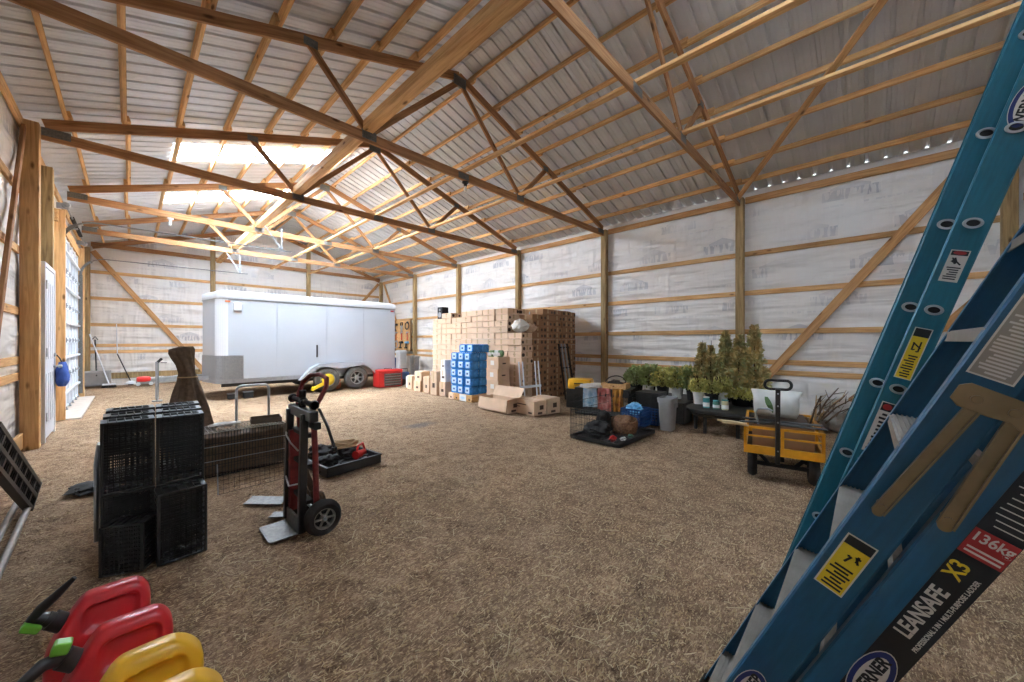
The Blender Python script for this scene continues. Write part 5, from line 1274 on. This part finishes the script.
tag(lump(0, (.14, .10, .022), 81, amp=.5).build('folded_cloth', M['cloth_grey'], smooth=50, loc=(.74, 5.16, h + .004)), 'folded grey cloth on the lid of the low wire cage', 'cloth')
t = empty('cart_handle', (1.14, 5.9, 0), 0, 'grey flat cart with bent tube handle behind the wire cage', 'cart')
mb = MB(); pts = [(-.18, 0, .12), (-.18, 0, .76)] + [tuple(p) for p in arc((-.12, 0, .76), .06, 180, 90, 5)] + [tuple(p) for p in arc((.12, 0, .76), .06, 90, 0, 5)] + [(.18, 0, .12)]
mb.tube(pts, .016, 10); mb.build('handle', M['galv'], t, smooth=True)
mb = MB(); mb.span((-.2, -.02, .10), (.2, .6, .14)); mb.build('deck', M['board'], t, bev=.006)
for x in (-.16, .16):
    for y in (.05, .52): MB().lathe([(0, -.02), (.045, -.02), (.05, 0), (.045, .02), (0, .02)], (x, y, .05), 'X', 16).build('wheel', M['dull_black'], t, smooth=40)
t.name = 'platform_cart'
t = empty('wire_mesh_panel', (.92, 4.30, 0), R(3), 'sheet of thin wire mesh standing in front of the low cage', 'wire mesh')
mb = MB(); wire_panel(mb, (-.36, 0, .0), (.66, 0, 0), (0, .03, .24), 16, 6, .0013); mb.build('mesh_sheet', M['wire'], t)
mb = MB(); mb.cyl((-.36, .0, 0), (-.36, .035, .27), .005, n=6); mb.cyl((.30, 0, 0), (.30, .035, .27), .005, n=6); mb.build('stake', M['galv'], t)
for n, (pp, lab) in enumerate(((((.674, 3.86), (.895, 3.62), (.985, 3.76), (.77, 4.0)), 'flat grey plate on the floor beyond the hand truck'), (((.76, 3.42), (.86, 3.34), (.90, 3.44), (.82, 3.50)), 'small flat plate on the floor just behind the toe plate'))):
    mb = MB(); mb.prism(pp[::-1], .002, .010); tag(mb.build('steel_plate', M['plate'], bev=.002), lab, 'plate', 'loose steel plates')

# ------------------------------------------------------------------ hand truck
t = empty('hand_truck', (.90, 3.07, 0), 0, 'worn red and black two wheeled hand truck with bent loop handles', 'hand truck')
def hp(x, y, z): return (x - .90, y - 3.07, z)
mb = MB()
for y in (2.93, 3.27): mb.bar(hp(.855, y, .03), hp(.875, y, .88), .045, .05, up=(1, 0, 0))
mb.build('front_rail', M['black'], t, bev=.006)
mb = MB()
for y in (2.905, 3.235): mb.tube([hp(.95, y, .16), hp(.94, y, .60), hp(.925, y, .93)], .021, 10)
mb.bar(hp(.90, 3.22, .1), hp(.90, 3.22, .72), .04, .09, up=(1, 0, 0))
mb.build('rear_frame', M['dark_red'], t, smooth=40)
for y in (2.93, 3.22):
    pts = [hp(.925, y, .90), hp(.92, y, 1.02), hp(.90, y - .0, 1.09), hp(.87, y, 1.135), hp(.82, y + .0, 1.145), hp(.78, y, 1.11)]
    pass
pts = [hp(.92, 3.235, .90), hp(.925, 3.23, 1.00), hp(.945, 3.19, 1.09), hp(.975, 3.11, 1.145), hp(1.01, 3.01, 1.155), hp(1.025, 2.92, 1.13), hp(1.01, 2.885, 1.07), hp(.965, 2.89, .98), hp(.925, 2.905, .90)]
MB().tube(pts, .017, 10).build('loop_handle', M['dark_red'], t, smooth=True)
for z in (.24, .50, .72): MB().bar(hp(.905, 2.91, z), hp(.905, 3.27, z), .05, .028).build('cross_bar', M['dull_black'], t, bev=.004)
mb = MB(); mb.bar(hp(.90, 2.80, .875), hp(.90, 3.31, .875), .06, .075); mb.bar(hp(.93, 2.82, .80), hp(.93, 3.06, .80), .05, .05); mb.build('head_bar', M['black'], t, bev=.008)
mb = MB(); mb.cyl(hp(.905, 2.80, .955), hp(.905, 3.33, .955), .020, n=12)
for y in (2.82, 3.06, 3.31): mb.lathe([(0, -.02), (.03, -.02), (.035, 0), (.03, .02), (0, .02)], hp(.905, y, .955), 'Y', 14)
mb.cyl(hp(.905, 3.07, .9), hp(.905, 3.07, 1.04), .024, n=10)
mb.build('pivot_shaft', M['tyre_dark'], t, smooth=40)
mb = MB(); mb.tube([hp(.93, 2.80, .93), hp(.97, 2.74, .80), hp(1.0, 2.70, .66)], .010, 8); mb.lathe([(0, -.02), (.018, -.012), (.018, .012), (0, .02)], hp(1.0, 2.70, .65), 'Z', 10); mb.build('lever', M['black'], t, smooth=True)
for y in (2.95, 3.25):
    mb = MB(); mb.bar(hp(.87, y, .5), hp(.985, y + (.0), .16), .02, .045, up=(1, 0, .4)); mb.bar(hp(.87, y, .10), hp(.985, y, .16), .02, .05, up=(0, 0, 1)); mb.build('axle_bracket', M['rust_tray'], t)
MB().tube([hp(.93, 2.95, .30), hp(.99, 2.93, .27), hp(1.01, 2.93, .2)], .02, 8).build('pedal', M['rust_tray'], t, smooth=True)
MB().cyl(hp(.975, 2.80, .128), hp(.975, 3.36, .128), .012, n=10).build('axle', M['galv'], t)
wa, wb = wheel_mesh(.128, .085, 0, 0, 0); wma, wmb = wa.mesh('wheel', M['tyre_dark'], 50), wb.mesh('rim', [M['alu'], M['dull_black']], 30)
for y, rot in ((2.85, 0), (3.33, math.pi)): o = link('wheel', wma, t, hp(.975, y, .128), (0, 0, rot)); link('rim', wmb, o)
mb = MB(); mb.prism([(p[0] + .765 - .90, p[1] + 3.125 - 3.07) for p in rrect(.20, .31, .03)], .004, .012); mb.span(hp(.845, 2.97, .004), hp(.862, 3.28, .12)); mb.build('toe_plate', M['plate'], t, bev=.002)
mb = MB(); mb.tube([hp(.84, 2.95, .62), hp(.82, 3.05, .66), hp(.83, 3.2, .69), hp(.85, 3.27, .70)], .006, 6); mb.build('strap_wire', M['chrome'], t, smooth=True); mb = MB(); mb.tube([hp(.84, 3.25, .36), hp(.82, 3.1, .33), hp(.84, 2.95, .38)], .006, 6); mb.build('strap_wire', M['chrome'], t, smooth=True)

# ------------------------------------------------------------------ black tray of tools
t = empty('parts_tray', (1.68, 4.33, 0), R(6), 'low black tray of tools and gloves behind the hand truck', 'tray')
mb = MB(); mb.span((-.31, -.31, .004), (.31, .31, .014))
for a, b in (((-.31, -.31, 0), (.31, -.29, .10)), ((-.31, .29, 0), (.31, .31, .10)), ((-.31, -.31, 0), (-.29, .31, .10)), ((.29, -.31, 0), (.31, .31, .10))): mb.span(a, b)
mb.build('tray_body', M['black'], t, bev=.006)
mb = MB()
for a, b in (((-.32, -.32, .092), (.32, -.29, .104)), ((-.32, .29, .092), (.32, .32, .104)), ((-.32, -.32, .092), (-.29, .32, .104)), ((.29, -.32, .092), (.32, .32, .104))): mb.span(a, b)
mb.build('rim', M['wire'], t, bev=.003)
for k, (x, y, s, m_, nm, lab, cat) in enumerate(((1.52, 4.52, (.13, .12, .10), 'dull_black', 'tool_pouch', 'black bulging pouch at the back of the tool tray', 'pouch'), (1.50, 4.26, (.12, .10, .07), 'dull_black', 'black_glove', 'black glove heap at the near side of the tool tray', 'gloves'),
        (1.80, 4.50, (.11, .10, .06), 'dull_black', 'cable_heap', 'black cable heap under the tan rope in the tool tray', 'cable'))):
    tag(lump(0, s, 90 + k, amp=.6).build(nm, M[m_], smooth=50, loc=(x, y, .015)), lab, cat)
mb = MB(); mb.tube([(.13 * (1 + .12 * math.sin(k * 1.7)) * math.cos(k * .45), .10 * (1 + .12 * math.cos(k * 1.3)) * math.sin(k * .45), .02 + .0012 * k + .012 * math.sin(k * .8)) for k in range(56)], .014, 6)
tag(mb.build('rope_coil', M['straw_mid'], smooth=True, loc=(1.78, 4.48, .13)), 'tan rope coil on top of the tool tray', 'rope')
t = empty('red_grinder', (1.88, 4.30, .015), R(30), 'red tool with a loop handle in the tool tray', 'tool')
mb = MB(); mb.cyl((-.08, 0, .07), (.08, 0, .07), .05, .035, 12); mb.build('housing', M['red'], t, smooth=40); MB().tube([(-.06, 0, .1), (-.03, 0, .17), (.05, 0, .18), (.09, 0, .10), (.10, 0, .05)], .012, 8).build('handle', M['red'], t, smooth=True); MB().lathe([(0, -.02), (.03, -.02), (.03, .02), (0, .02)], (.02, 0, .02), 'Z', 12).build('guard', M['dull_black'], t)
rr_ = random.Random(4)
for k in range(9):
    x, y = 1.68 + rr_.uniform(-.22, .22), 4.12 + rr_.uniform(-.02, .20); L = rr_.uniform(.10, .26); a = rr_.uniform(-.8, .8)
    t = empty('hand_tool', (x, y, .03 + .004 * k), a, 'loose steel and black hand tool lying in the front half of the tool tray', 'tool', 'hand tools in the tray')
    x0 = max(-L / 2, -.25); MB().cyl((-L / 2, 0, .0), (0, 0, .004), .010, n=8).build('grip', M['dull_black' if k % 3 else 'red'], t, smooth=True); mb = MB(); mb.bar((0, 0, .004), (L / 2, 0, .006), .014, .006); mb.build('shank', M['galv'], t)

# ------------------------------------------------------------------ canvas cover on a stand
t = empty('canvas_cover', (.50, 6.0, 0), R(20), 'brown canvas draped over a tall narrow stand behind the crates', 'cover')
mb = MB(); rg = []
for z, cx, rx, ry in ((.0, .03, .25, .24), (.15, .03, .24, .23), (.35, .02, .215, .2), (.58, .01, .18, .17), (.78, .0, .135, .13), (.92, -.005, .095, .095), (1.02, -.015, .072, .08), (1.12, -.035, .082, .075), (1.20, -.06, .105, .065), (1.26, -.075, .122, .05), (1.31, -.07, .12, .03), (1.345, -.02, .06, .014)):
    row = []
    for k in range(48):
        a = 2 * math.pi * k / 48; f = 1 + .10 * math.sin(7 * a + z * 2) + .05 * math.sin(13 * a - z * 3)
        row.append((cx + rx * f * math.cos(a), ry * f * math.sin(a), z))
    rg.append(row)
mb.loft(rg); mb.build('drape', M['tarp'], t, smooth=60)
mb = MB(); mb.tube([(-.01 + .092 * math.cos(2 * math.pi * k / 20), .094 * math.sin(2 * math.pi * k / 20), .97) for k in range(20)], .008, 6, closed=True); mb.build('tie_cord', M['straw_mid'], t)

# ------------------------------------------------------------------ by the door wall: lattice panel and rails
t = empty('plastic_pallet', (-.555, 5.14, .17), 0, 'black plastic lattice pallet tipped against the door wall', 'pallet')
U, V_ = Vector((-.15, -.55, -.82)).normalized(), Vector((-.048, -.83, .56)).normalized()
mb = MB(); 
def pp(a, b, o=.0): return U * a + V_ * b + U.cross(V_) * o
for a in (0, .10, .20): mb.bar(pp(a, 0), pp(a, 1.25), .03, .05, up=U.cross(V_))
for k in range(9): b = k * .156; mb.bar(pp(0, b), pp(.20, b), .03, .045, up=U.cross(V_))
mb.build('frame_grid', M['black'], t)
mb = MB()
for k in range(30): b = .02 + k * .042; mb.bar(pp(.02, b, -.012), pp(.18, b, -.012), .006, .008, up=U.cross(V_))
mb.build('lattice', M['wire'], t)
t = empty('metal_rail', (-.60, 5.3, 0), 0, 'long silver rail on the floor by the door wall, crate side', 'rail', 'silver rails by the door wall')
for k, (dx, lab) in enumerate(((0, 'long silver rail lying along the door wall, the one toward the crates'), (-.075, 'long silver rail lying along the door wall, the one against the wall'))):
    q = t if k == 0 else empty('metal_rail', (-.60 + dx, 5.3, 0), 0, lab, 'rail', 'silver rails by the door wall')
    q['label'] = lab
    MB().tube([(0, .1, .03), (.10, -2.6, .06)], .02, 12).build('tube', M['alu'], q, smooth=True)
    MB().tube([(0, .1, .03), (-.001, .13, .03)], .022, 12).build('end_cap', M['dull_black'], q, smooth=True)

# ------------------------------------------------------------------ fuel cans
def can_mesh(m_, L=.30, T=.20, Hh=.365, round_=False):
    n = 96; rg = []
    lv = [0, .02, .06, .15, .3, .42] + [.46 + .0166 * k for k in range(30)] + [.97, .985, 1.0]
    for f in lv:
        z_ = f * Hh
        ht = T / 2 * (1 if f < .5 else 1 - .62 * ((f - .5) / .5) ** 1.4)
        x0 = -L / 2 if f < .45 else -L / 2 + (L * .34) * ((f - .45) / .55) ** 1.25
        x1 = L / 2 if f < .75 else L / 2 - L * (.22 if round_ else .13) * ((f - .75) / .25) ** 2
        k = 1 if f < .95 else 1 - .35 * ((f - .95) / .05) ** 2
        if f < .06: k = .9 + .1 * f / .06
        row = []; cx, hl = (x0 + x1) / 2, (x1 - x0) / 2 * (1 if f < .95 else 1 - .08 * ((f - .95) / .05))
        for i in range(n):
            a = 2 * math.pi * i / n; e = .42 if not round_ else .5
            c, s = math.cos(a), math.sin(a)
            px_ = cx + hl * math.copysign(abs(c) ** e, c); py_ = ht * k * math.copysign(abs(s) ** e, s)
            u = abs((px_ - .035) / .078); v = abs((f - .775) / .125); q = (u ** 4 + v ** 4) ** .25
            w = min(1, max(0, (1.08 - q) / .22))
            if abs(s) > .3: py_ -= math.copysign(min(.024, abs(py_) * .55) * w, py_)
            row.append((px_, py_, z_))
        rg.append(row)
    mb = MB(); mb.loft(rg); o = mb.mesh('can_body', M[m_], 75); return o
red_me, yel_me = can_mesh('red_can'), can_mesh('yellow_can', .32, .21, .405, True)
def fuel_can(x, y, me, lab, sp, rz=0.0):
    t = empty('fuel_can', (x, y, 0), R(rz), lab, 'fuel can', 'fuel cans by the ladder side')
    t['group'] = 'row of fuel cans'
    o = link('can_body', me, t)
    cz = .285 if lab.startswith('red') else .305
    c = Vector((-.112, 0, cz)); d_ = Vector((-.72, 0, .70)).normalized()
    mb = MB(); mb.cyl(c - d_ * .02, c + d_ * .028, .034, .034, 18); mb.cyl(c + d_ * .028, c + d_ * .046, .026, .024, 18); mb.build('collar', M['black'], t, smooth=40)
    e = c + d_ * .045
    if sp == 'up':
        mb = MB(); mb.tube([e, e + Vector((-.03, 0, .02)), e + Vector((-.01, -.01, .05)), e + Vector((.03, -.02, .09)), e + Vector((.075, -.03, .14))], [.022, .021, .018, .015, .008], 12); mb.build('spout', M['black'], t, smooth=True)
        mb = MB(); mb.box(e + Vector((-.035, -.01, -.012)), (.055, .045, .028), M=Matrix.Rotation(R(35), 3, 'Y')); mb.build('spout_button', M['green'], t, bev=.007)
    elif sp == 'down':
        mb = MB(); mb.tube([e + Vector((.01, 0, -.01)), e + Vector((-.03, -.02, .0)), e + Vector((-.09, -.05, -.035)), e + Vector((-.17, -.09, -.06))], [.024, .021, .016, .008], 12); mb.build('spout', M['black'], t, smooth=True)
        mb = MB(); mb.box(e + Vector((.01, -.012, .034)), (.045, .045, .04), M=Matrix.Rotation(R(20), 3, 'Y')); mb.build('spout_button', M['green'], t, bev=.007)
    elif sp == 'bent':
        mb = MB(); mb.tube([e, e + Vector((-.03, -.005, .012)), e + Vector((-.075, -.02, .005)), e + Vector((-.13, -.045, -.01)), e + Vector((-.16, -.06, -.03))], [.022, .016, .014, .013, .013], 12); mb.lathe([(0, -.012), (.017, -.012), (.017, .012), (0, .012)], e + Vector((-.165, -.06, -.035)), 'Z', 12); mb.build('spout', M['black'], t, smooth=True)
    return t
fuel_can(-.085, 2.33, red_me, 'red fuel can with raised black spout, next to the lattice crates', 'up')
fuel_can(-.03, 2.02, red_me, 'red fuel can with lowered spout, between the other red can and the yellow can', 'down')
fuel_can(.02, 1.70, yel_me, 'yellow fuel can with bent black spout beside the second red can', 'bent')
fuel_can(.05, 1.47, yel_me, 'yellow fuel can at the end of the row, cut by the picture edge', 'bent')

# ------------------------------------------------------------------ ladders
def text(name, s, size, m, parent, loc, bold=0.0, sx=1.0, align='CENTER'):
    c = bpy.data.curves.new(name, 'FONT'); c.body = s; c.size = size; c.extrude = .0004; c.offset = bold; c.align_x = align; c.align_y = 'CENTER'
    c.materials.append(m); tmp = bpy.data.objects.new(name, c); COL.objects.link(tmp)
    dg = bpy.context.evaluated_depsgraph_get(); me = bpy.data.meshes.new_from_object(tmp.evaluated_get(dg)); bpy.data.objects.remove(tmp)
    o = link(name, me, parent)
    # reading direction runs up the rail, letter tops toward +Y, facing -X
    mt = Matrix(((0, 0, -1, loc[0]), (0, 1, 0, loc[1]), (1, 0, 0, loc[2]), (0, 0, 0, 1))) @ Matrix.Diagonal((sx, 1, 1, 1))
    o.matrix_local = mt; return o
def channel(w, fl, th, L):
    """rail: web facing -X, flanges running +X, length up Z, web width along Y"""
    mb = MB(); r = .004
    mb.prism([(0, -w / 2 + r), (r, -w / 2), (fl, -w / 2), (fl, -w / 2 + th), (th, -w / 2 + th), (th, w / 2 - th), (fl, w / 2 - th), (fl, w / 2), (r, w / 2), (0, w / 2 - r)], 0, L); return mb
def mirror_x(mb): mb.v = [(-v[0], v[1], v[2]) for v in mb.v]; return mb
def oval(y, z, a, b, n=28): return [(y + a * math.cos(2 * math.pi * k / n), z + b * math.sin(2 * math.pi * k / n)) for k in range(n)]
TX = Matrix(((0, 0, -1, 0), (1, 0, 0, 0), (0, 1, 0, 0), (0, 0, 0, 1)))      # (y, z, depth) on a face looking to -X
def slab(mb, poly, x, t, mi=0): return mb.prism(poly, -x, -x + t, mi, TX)
def rect(y0, y1, z0, z1): return [(y0, z0), (y1, z0), (y1, z1), (y0, z1)]
def logo(parent, x, y, z, a=.075, b=.034):
    mb = MB(); slab(mb, oval(y, z, b, a), x, .0008, 0); slab(mb, oval(y, z, b * .95, a * .97), x - .0008, .0006, 1); slab(mb, oval(y, z, b * .66, a * .78), x - .0014, .0006, 0)
    o = mb.build('logo_sticker', [M['lab_white'], M['lab_navy']], parent)
    text('logo_lettering', 'WERNER', b * .98, M['ink'], o, (x - .0022, y, z), .0012, .95)
def label(parent, x, y0, y1, z0, z1, base, name='warning_label', head=None, lines=8, pic=None, seed=1, ink='ink'):
    r = random.Random(seed); mb = MB(); mats = [M[base], M[ink], M['lab_red'], M['lab_white']]
    slab(mb, rect(y0, y1, z0, z1), x, .0006, 3); e = .003
    slab(mb, rect(y0 + e, y1 - e, z0 + e, z1 - e), x - .0006, .0004, 0)
    Ht = z1 - z0; top = z1 - e
    if head:
        slab(mb, rect(y0 + e, y1 - e, z1 - Ht * .17, z1 - e), x - .001, .0004, 1)
        if head == 'oval': slab(mb, oval((y0 + y1) / 2, z1 - Ht * .09, (y1 - y0) * .34, Ht * .055), x - .0014, .0004, 2)
        top = z1 - Ht * .2
    if pic:
        c = top - Ht * .16
        for k in range(5):
            p0 = Vector(((y0 + y1) / 2 + r.uniform(-.3, .3) * (y1 - y0), c + r.uniform(-.12, .12) * Ht)); p1 = Vector(((y0 + y1) / 2 + r.uniform(-.3, .3) * (y1 - y0), c + r.uniform(-.12, .12) * Ht))
            d_ = (p1 - p0).normalized() * .0022 if (p1 - p0).length > 1e-5 else Vector((.002, 0)); n_ = Vector((-d_.y, d_.x))
            slab(mb, [tuple(p0 + n_), tuple(p0 - n_), tuple(p1 - n_), tuple(p1 + n_)], x - .001, .0004, 1)
        top = c - Ht * .16
    bot = z0 + e * 2; n = lines
    for k in range(n):
        zc = top - (top - bot) * (k + .5) / n; hh = (top - bot) / n * .26
        slab(mb, rect(y0 + 2 * e + r.uniform(0, .15) * (y1 - y0), y1 - 2 * e - r.uniform(0, .25) * (y1 - y0), zc - hh, zc + hh), x - .001, .0003, 1)
    return mb.build(name, mats, parent)

# tall extension ladder
TH = R(16.8)
t = empty('extension_ladder', (2.0, .285, .0), label='tall teal extension ladder with oval rung ends, leaning behind the blue stepladder', cat='ladder', rot=(TH, 0, 0))
LEN = 4.42
RZ = [.064 + .305 * k for k in range(14)]
WD = .42
for sec, (x0, y0, w, nm) in enumerate(((0.0, 0.0, .085, 'fly_rail'), (.036, .0572, .085, 'base_rail'))):
    ln = LEN - .0 * sec
    for side in (0, 1):
        mb = channel(w, .030, .0042, ln)
        if side: mirror_x(mb)
        xx = x0 if side == 0 else WD - x0
        o = mb.build(nm, M['ladder_teal'], t, loc=(xx, y0, 0), bev=.0012)
        s = -1 if side == 0 else 1; c = MB()
        for z in (0,):
            ring = [[(p[0], p[1]) for p in oval(0, z, a_, b_, 24)] for a_, b_ in ((.0245, .0185), (.0235, .0175), (.0165, .012), (.015, .0105))]
            dx = (0, .005, .006, -.004)
            c.loft([[(s * dx[i], q[0], q[1]) for q in ring[i]] for i in range(4)], cap=False)
            c.prism([(p[0], p[1]) for p in oval(0, 0, .0152, .0107, 24)], -.0012, .0012, 1, Matrix(((0, 0, 1, -s * .0 - .0 if s < 0 else 0), (1, 0, 0, 0), (0, 1, 0, 0), (0, 0, 0, 1))))  # dark plate paints the shade inside the hollow rung end
        cme = c.mesh('rung_collar', [M['chrome'], M['ink']], 40)
        for z in RZ: link('rung_collar', cme, o, (0, 0, z))
    for z in RZ:
        mb = MB(); xs = (x0 + .004, WD - x0 - .004)
        mb.loft([[(x, y0 + .0145 * math.cos(a), z + .0105 * math.sin(a)) for a in [2 * math.pi * k / 14 for k in range(14)]] for x in xs], cap=False)
        mb.loft([[(x, y0 + .0125 * math.cos(a), z + .0085 * math.sin(a)) for a in [2 * math.pi * k / 14 for k in range(14)][::-1]] for x in xs], cap=False)
        mb.build('rung', M['alu'], t, smooth=50)
for s in (.0, WD):
    mb = MB(); mb.span((s - .02, -.05, -.005), (s + .02, .05, .05)); mb.build('foot', M['dull_black'], t, bev=.008)
label(t, -.0002, -.024, .022, 1.692, 1.802, 'lab_white', head='oval', lines=6, pic=True, seed=2)
label(t, -.0002, -.020, .026, 1.325, 1.520, 'lab_yellow', 'caution_label', head='bar', lines=9, pic=True, seed=4)
label(t, -.0002, -.012, .026, 1.02, 1.226, 'lab_white', head='oval', lines=10, seed=6)
logo(t, -.0002, 0, 2.27)

# stepladder leaned closed
TB = R(24.7); X0L = 1.13
t = empty('stepladder', (X0L, .447, 0.0), label='blue stepladder leaning closed with yellow caution sticker and brass spreader bracket', cat='ladder', rot=(TB, 0, 0))
WB = .49; LB = 1.98
for side in (0, 1):
    mb = channel(.088, .032, .004, LB)
    if side: mirror_x(mb)
    mb.build('front_rail', M['ladder'], t, loc=(0 if side == 0 else WB, 0, 0), bev=.0012)
    mb = channel(.106, .028, .004, LB - .12)
    if side: mirror_x(mb)
    mb.build('rear_rail', M['ladder'], t, loc=(.0 if side == 0 else WB, -.110, 0), bev=.0012)
    mb = MB(); xx = .016 if side == 0 else WB - .016
    mb.span((xx - .02, -.05, -.002), (xx + .02, .05, .05)); mb.span((xx - .02, -.165, -.002), (xx + .02, -.058, .05)); mb.build('foot', M['dull_black'], t, bev=.006)
for k in range(7):
    z = .21 + .272 * k if k < 6 else 1.83
    mb = MB(); a = R(-17); Mx = Matrix.Rotation(a, 3, 'X')
    mb.box((WB / 2, .004, z), (WB - .008, .082, .004), M=Mx)
    for j in range(8):
        mb.box(Vector((WB / 2, .004, z)) + Mx @ Vector((0, -.036 + j * .0103, .0035)), (WB - .008, .004, .003), M=Mx)
    for yy in (-.041, .041): mb.box(Vector((WB / 2, .004, z)) + Mx @ Vector((0, yy, -.012)), (WB - .008, .003, .026), M=Mx)
    mb.build('step', M['alu'], t)
for k in range(5):
    z = .30 + .33 * k; mb = MB(); mb.span((.004, -.125, z - .012), (WB - .004, -.100, z + .012)); mb.build('rear_brace', M['alu'], t, bev=.002)
    mb = MB(); mb.bar((.01, -.112, z), (.10, -.112, z - .09), .004, .02, up=(0, 1, 0)); mb.build('gusset', M['alu'], t)
mb = MB(); mb.span((-.012, -.17, LB - .07), (WB + .012, .055, LB + .01)); mb.build('ladder_cap', M['black'], t, bev=.01)
# spreader bracket
b = empty('spreader_bracket', (0, 0, 0)); b.parent = t
mb = MB(); slab(mb, [(.034, 1.418), (.034, 1.446), (.022, 1.456), (-.10, 1.452), (-.115, 1.44), (-.115, 1.41), (-.10, 1.404), (-.06, 1.404), (-.045, 1.412), (-.02, 1.408), (.02, 1.408)], -.040, .004)
for yy, zz in ((.005, 1.431), (-.042, 1.43), (-.09, 1.43)): slab(mb, oval(yy, zz, .008, .008, 14), -.046, .006)
mb.build('hinge_plate', M['brass'], b, bev=.001)
def u_arm(y0, z0, y1, z1, w):
    mb = MB(); p, q = Vector((-.034, y0, z0)), Vector((-.034, y1, z1)); d_ = (q - p).normalized(); n_ = Vector((1, 0, 0)).cross(d_)
    mb.bar(p, q, .004, w, up=n_)
    for s in (-1, 1): mb.bar(p + n_ * s * w * .5 + Vector((-.004, 0, 0)), q + n_ * s * w * .5 + Vector((-.004, 0, 0)), .012, .0035, up=n_)
    mb.cyl(p + Vector((.03, 0, 0)) + d_ * .012, p + Vector((-.006, 0, 0)) + d_ * .012, .008, n=14)
    mb.lathe([(0, -.004), (w * .5, -.004), (w * .5, .0), (0, 0)], (p.x, p.y, p.z), 'X', 18)
    mb.build('spreader_arm', M['brass'], b)
u_arm(.017, 1.148, .0, 1.412, .0185); u_arm(-.066, 1.188, -.052, 1.412, .021)
# stickers
label(t, -.0002, -.025, .029, .916, 1.062, 'lab_yellow', 'caution_label', head='bar', lines=7, pic=True, seed=12)
label(t, -.0002, -.030, .032, 1.472, 1.72, 'lab_tan', head=None, lines=34, seed=14, ink='lab_white')
logo(t, -.0002, .002, .535, .072, .033)
mb = MB(); xs = -.0002
slab(mb, rect(-.163, -.103, .10, 1.70), xs, .0006, 0); slab(mb, rect(-.162, -.104, 1.150, 1.207), xs - .0006, .0004, 1)
rl = random.Random(8)
for k in range(34):
    z = 1.222 + k * .0125; slab(mb, rect(-.158 + rl.uniform(0, .008), -.108 - rl.uniform(0, .012), z, z + .0022), xs - .0006, .0004, 2)
for k in range(2): slab(mb, rect(-.158, -.110, 1.156 + .009 * k, 1.160 + .009 * k), xs - .001, .0004, 2)
o = mb.build('product_label', [M['lab_black'], M['lab_red'], M['lab_white']], t)
def across(name, s, size, m, parent, loc, bold, sx=1.0):
    q = text(name, s, size, m, parent, loc, bold); q.matrix_local = Matrix(((0, 0, -1, loc[0]), (-1, 0, 0, loc[1]), (0, 1, 0, loc[2]), (0, 0, 0, 1))) @ Matrix.Diagonal((sx, 1, 1, 1)); return q
across('weight_lettering', '136kg', .027, M['lab_white'], o, (xs - .0016, -.133, 1.191), .0005, .84)
text('name_lettering', 'LEANSAFE', .037, M['lab_white'], o, (xs - .0012, -.124, .995), .0009, .80)
text('model_lettering', 'X3', .037, M['lab_yellow'], o, (xs - .0012, -.122, 1.112), .0008, .85)
text('small_lettering', 'PROFESSIONAL 3 IN 1 MULTI-PURPOSE LADDER', .0105, M['lab_white'], o, (xs - .0012, -.151, 1.012), .0002, .90)
logo(o, xs - .0008, -.131, .80, .075, .030)

# ------------------------------------------------------------------ daylight, camera, view
w = bpy.data.worlds.new('sky'); scn.world = w; w.use_nodes = True
bg = w.node_tree.nodes['Background']; bg.inputs['Color'].default_value = (.87, .94, 1, 1); bg.inputs['Strength'].default_value = WORLD
sun = bpy.data.lights.new('sun', 'SUN'); sun.energy = SUN; sun.angle = R(2.5); sun.color = (1, .95, .86)
so = bpy.data.objects.new('sun', sun); COL.objects.link(so); so.rotation_euler = Vector((.50, .02, -.86)).to_track_quat('-Z', 'Y').to_euler()
for i, (a, b_) in enumerate(SKY):
    l = bpy.data.lights.new('skylight_daylight', 'AREA'); l.shape = 'RECTANGLE'; l.size = 3.15; l.size_y = .9; l.energy = AREA * (NEAR_FILL if i == 0 else 1); l.color = (.97, .985, 1)  # the first lamp is added fill above the unseen skylight
    o = bpy.data.objects.new('skylight_daylight', l); COL.objects.link(o); x = XM - 1.72; o.location = (x, (a + b_) / 2, chord_top(x) + PURL + .05)
    o.rotation_euler = (0, -math.atan(.325), 0)
for x, y in BULBS:
    l = bpy.data.lights.new('bulb_light', 'POINT'); l.energy = BULB; l.shadow_soft_size = .05; l.color = (1, .93, .82)
    o = bpy.data.objects.new('bulb_light', l); COL.objects.link(o); o.location = (x, y, 3.90)
cam = bpy.data.cameras.new('camera'); cam.sensor_width = 36; cam.lens = 36 * 368 / 1024; cam.clip_start = .02
co = bpy.data.objects.new('camera', cam); COL.objects.link(co); co.location = (0, 0, H); co.rotation_euler = (R(90), 0, -R(46.07)); scn.camera = co
scn.view_settings.view_transform = 'Standard'; scn.view_settings.look = 'None'; scn.view_settings.gamma = 1; scn.view_settings.use_curve_mapping = False
scn.view_settings.exposure = EXPO
scn.cycles.max_bounces = 10; scn.cycles.diffuse_bounces = 6; scn.cycles.transparent_max_bounces = 8; scn.cycles.sample_clamp_indirect = 8.0
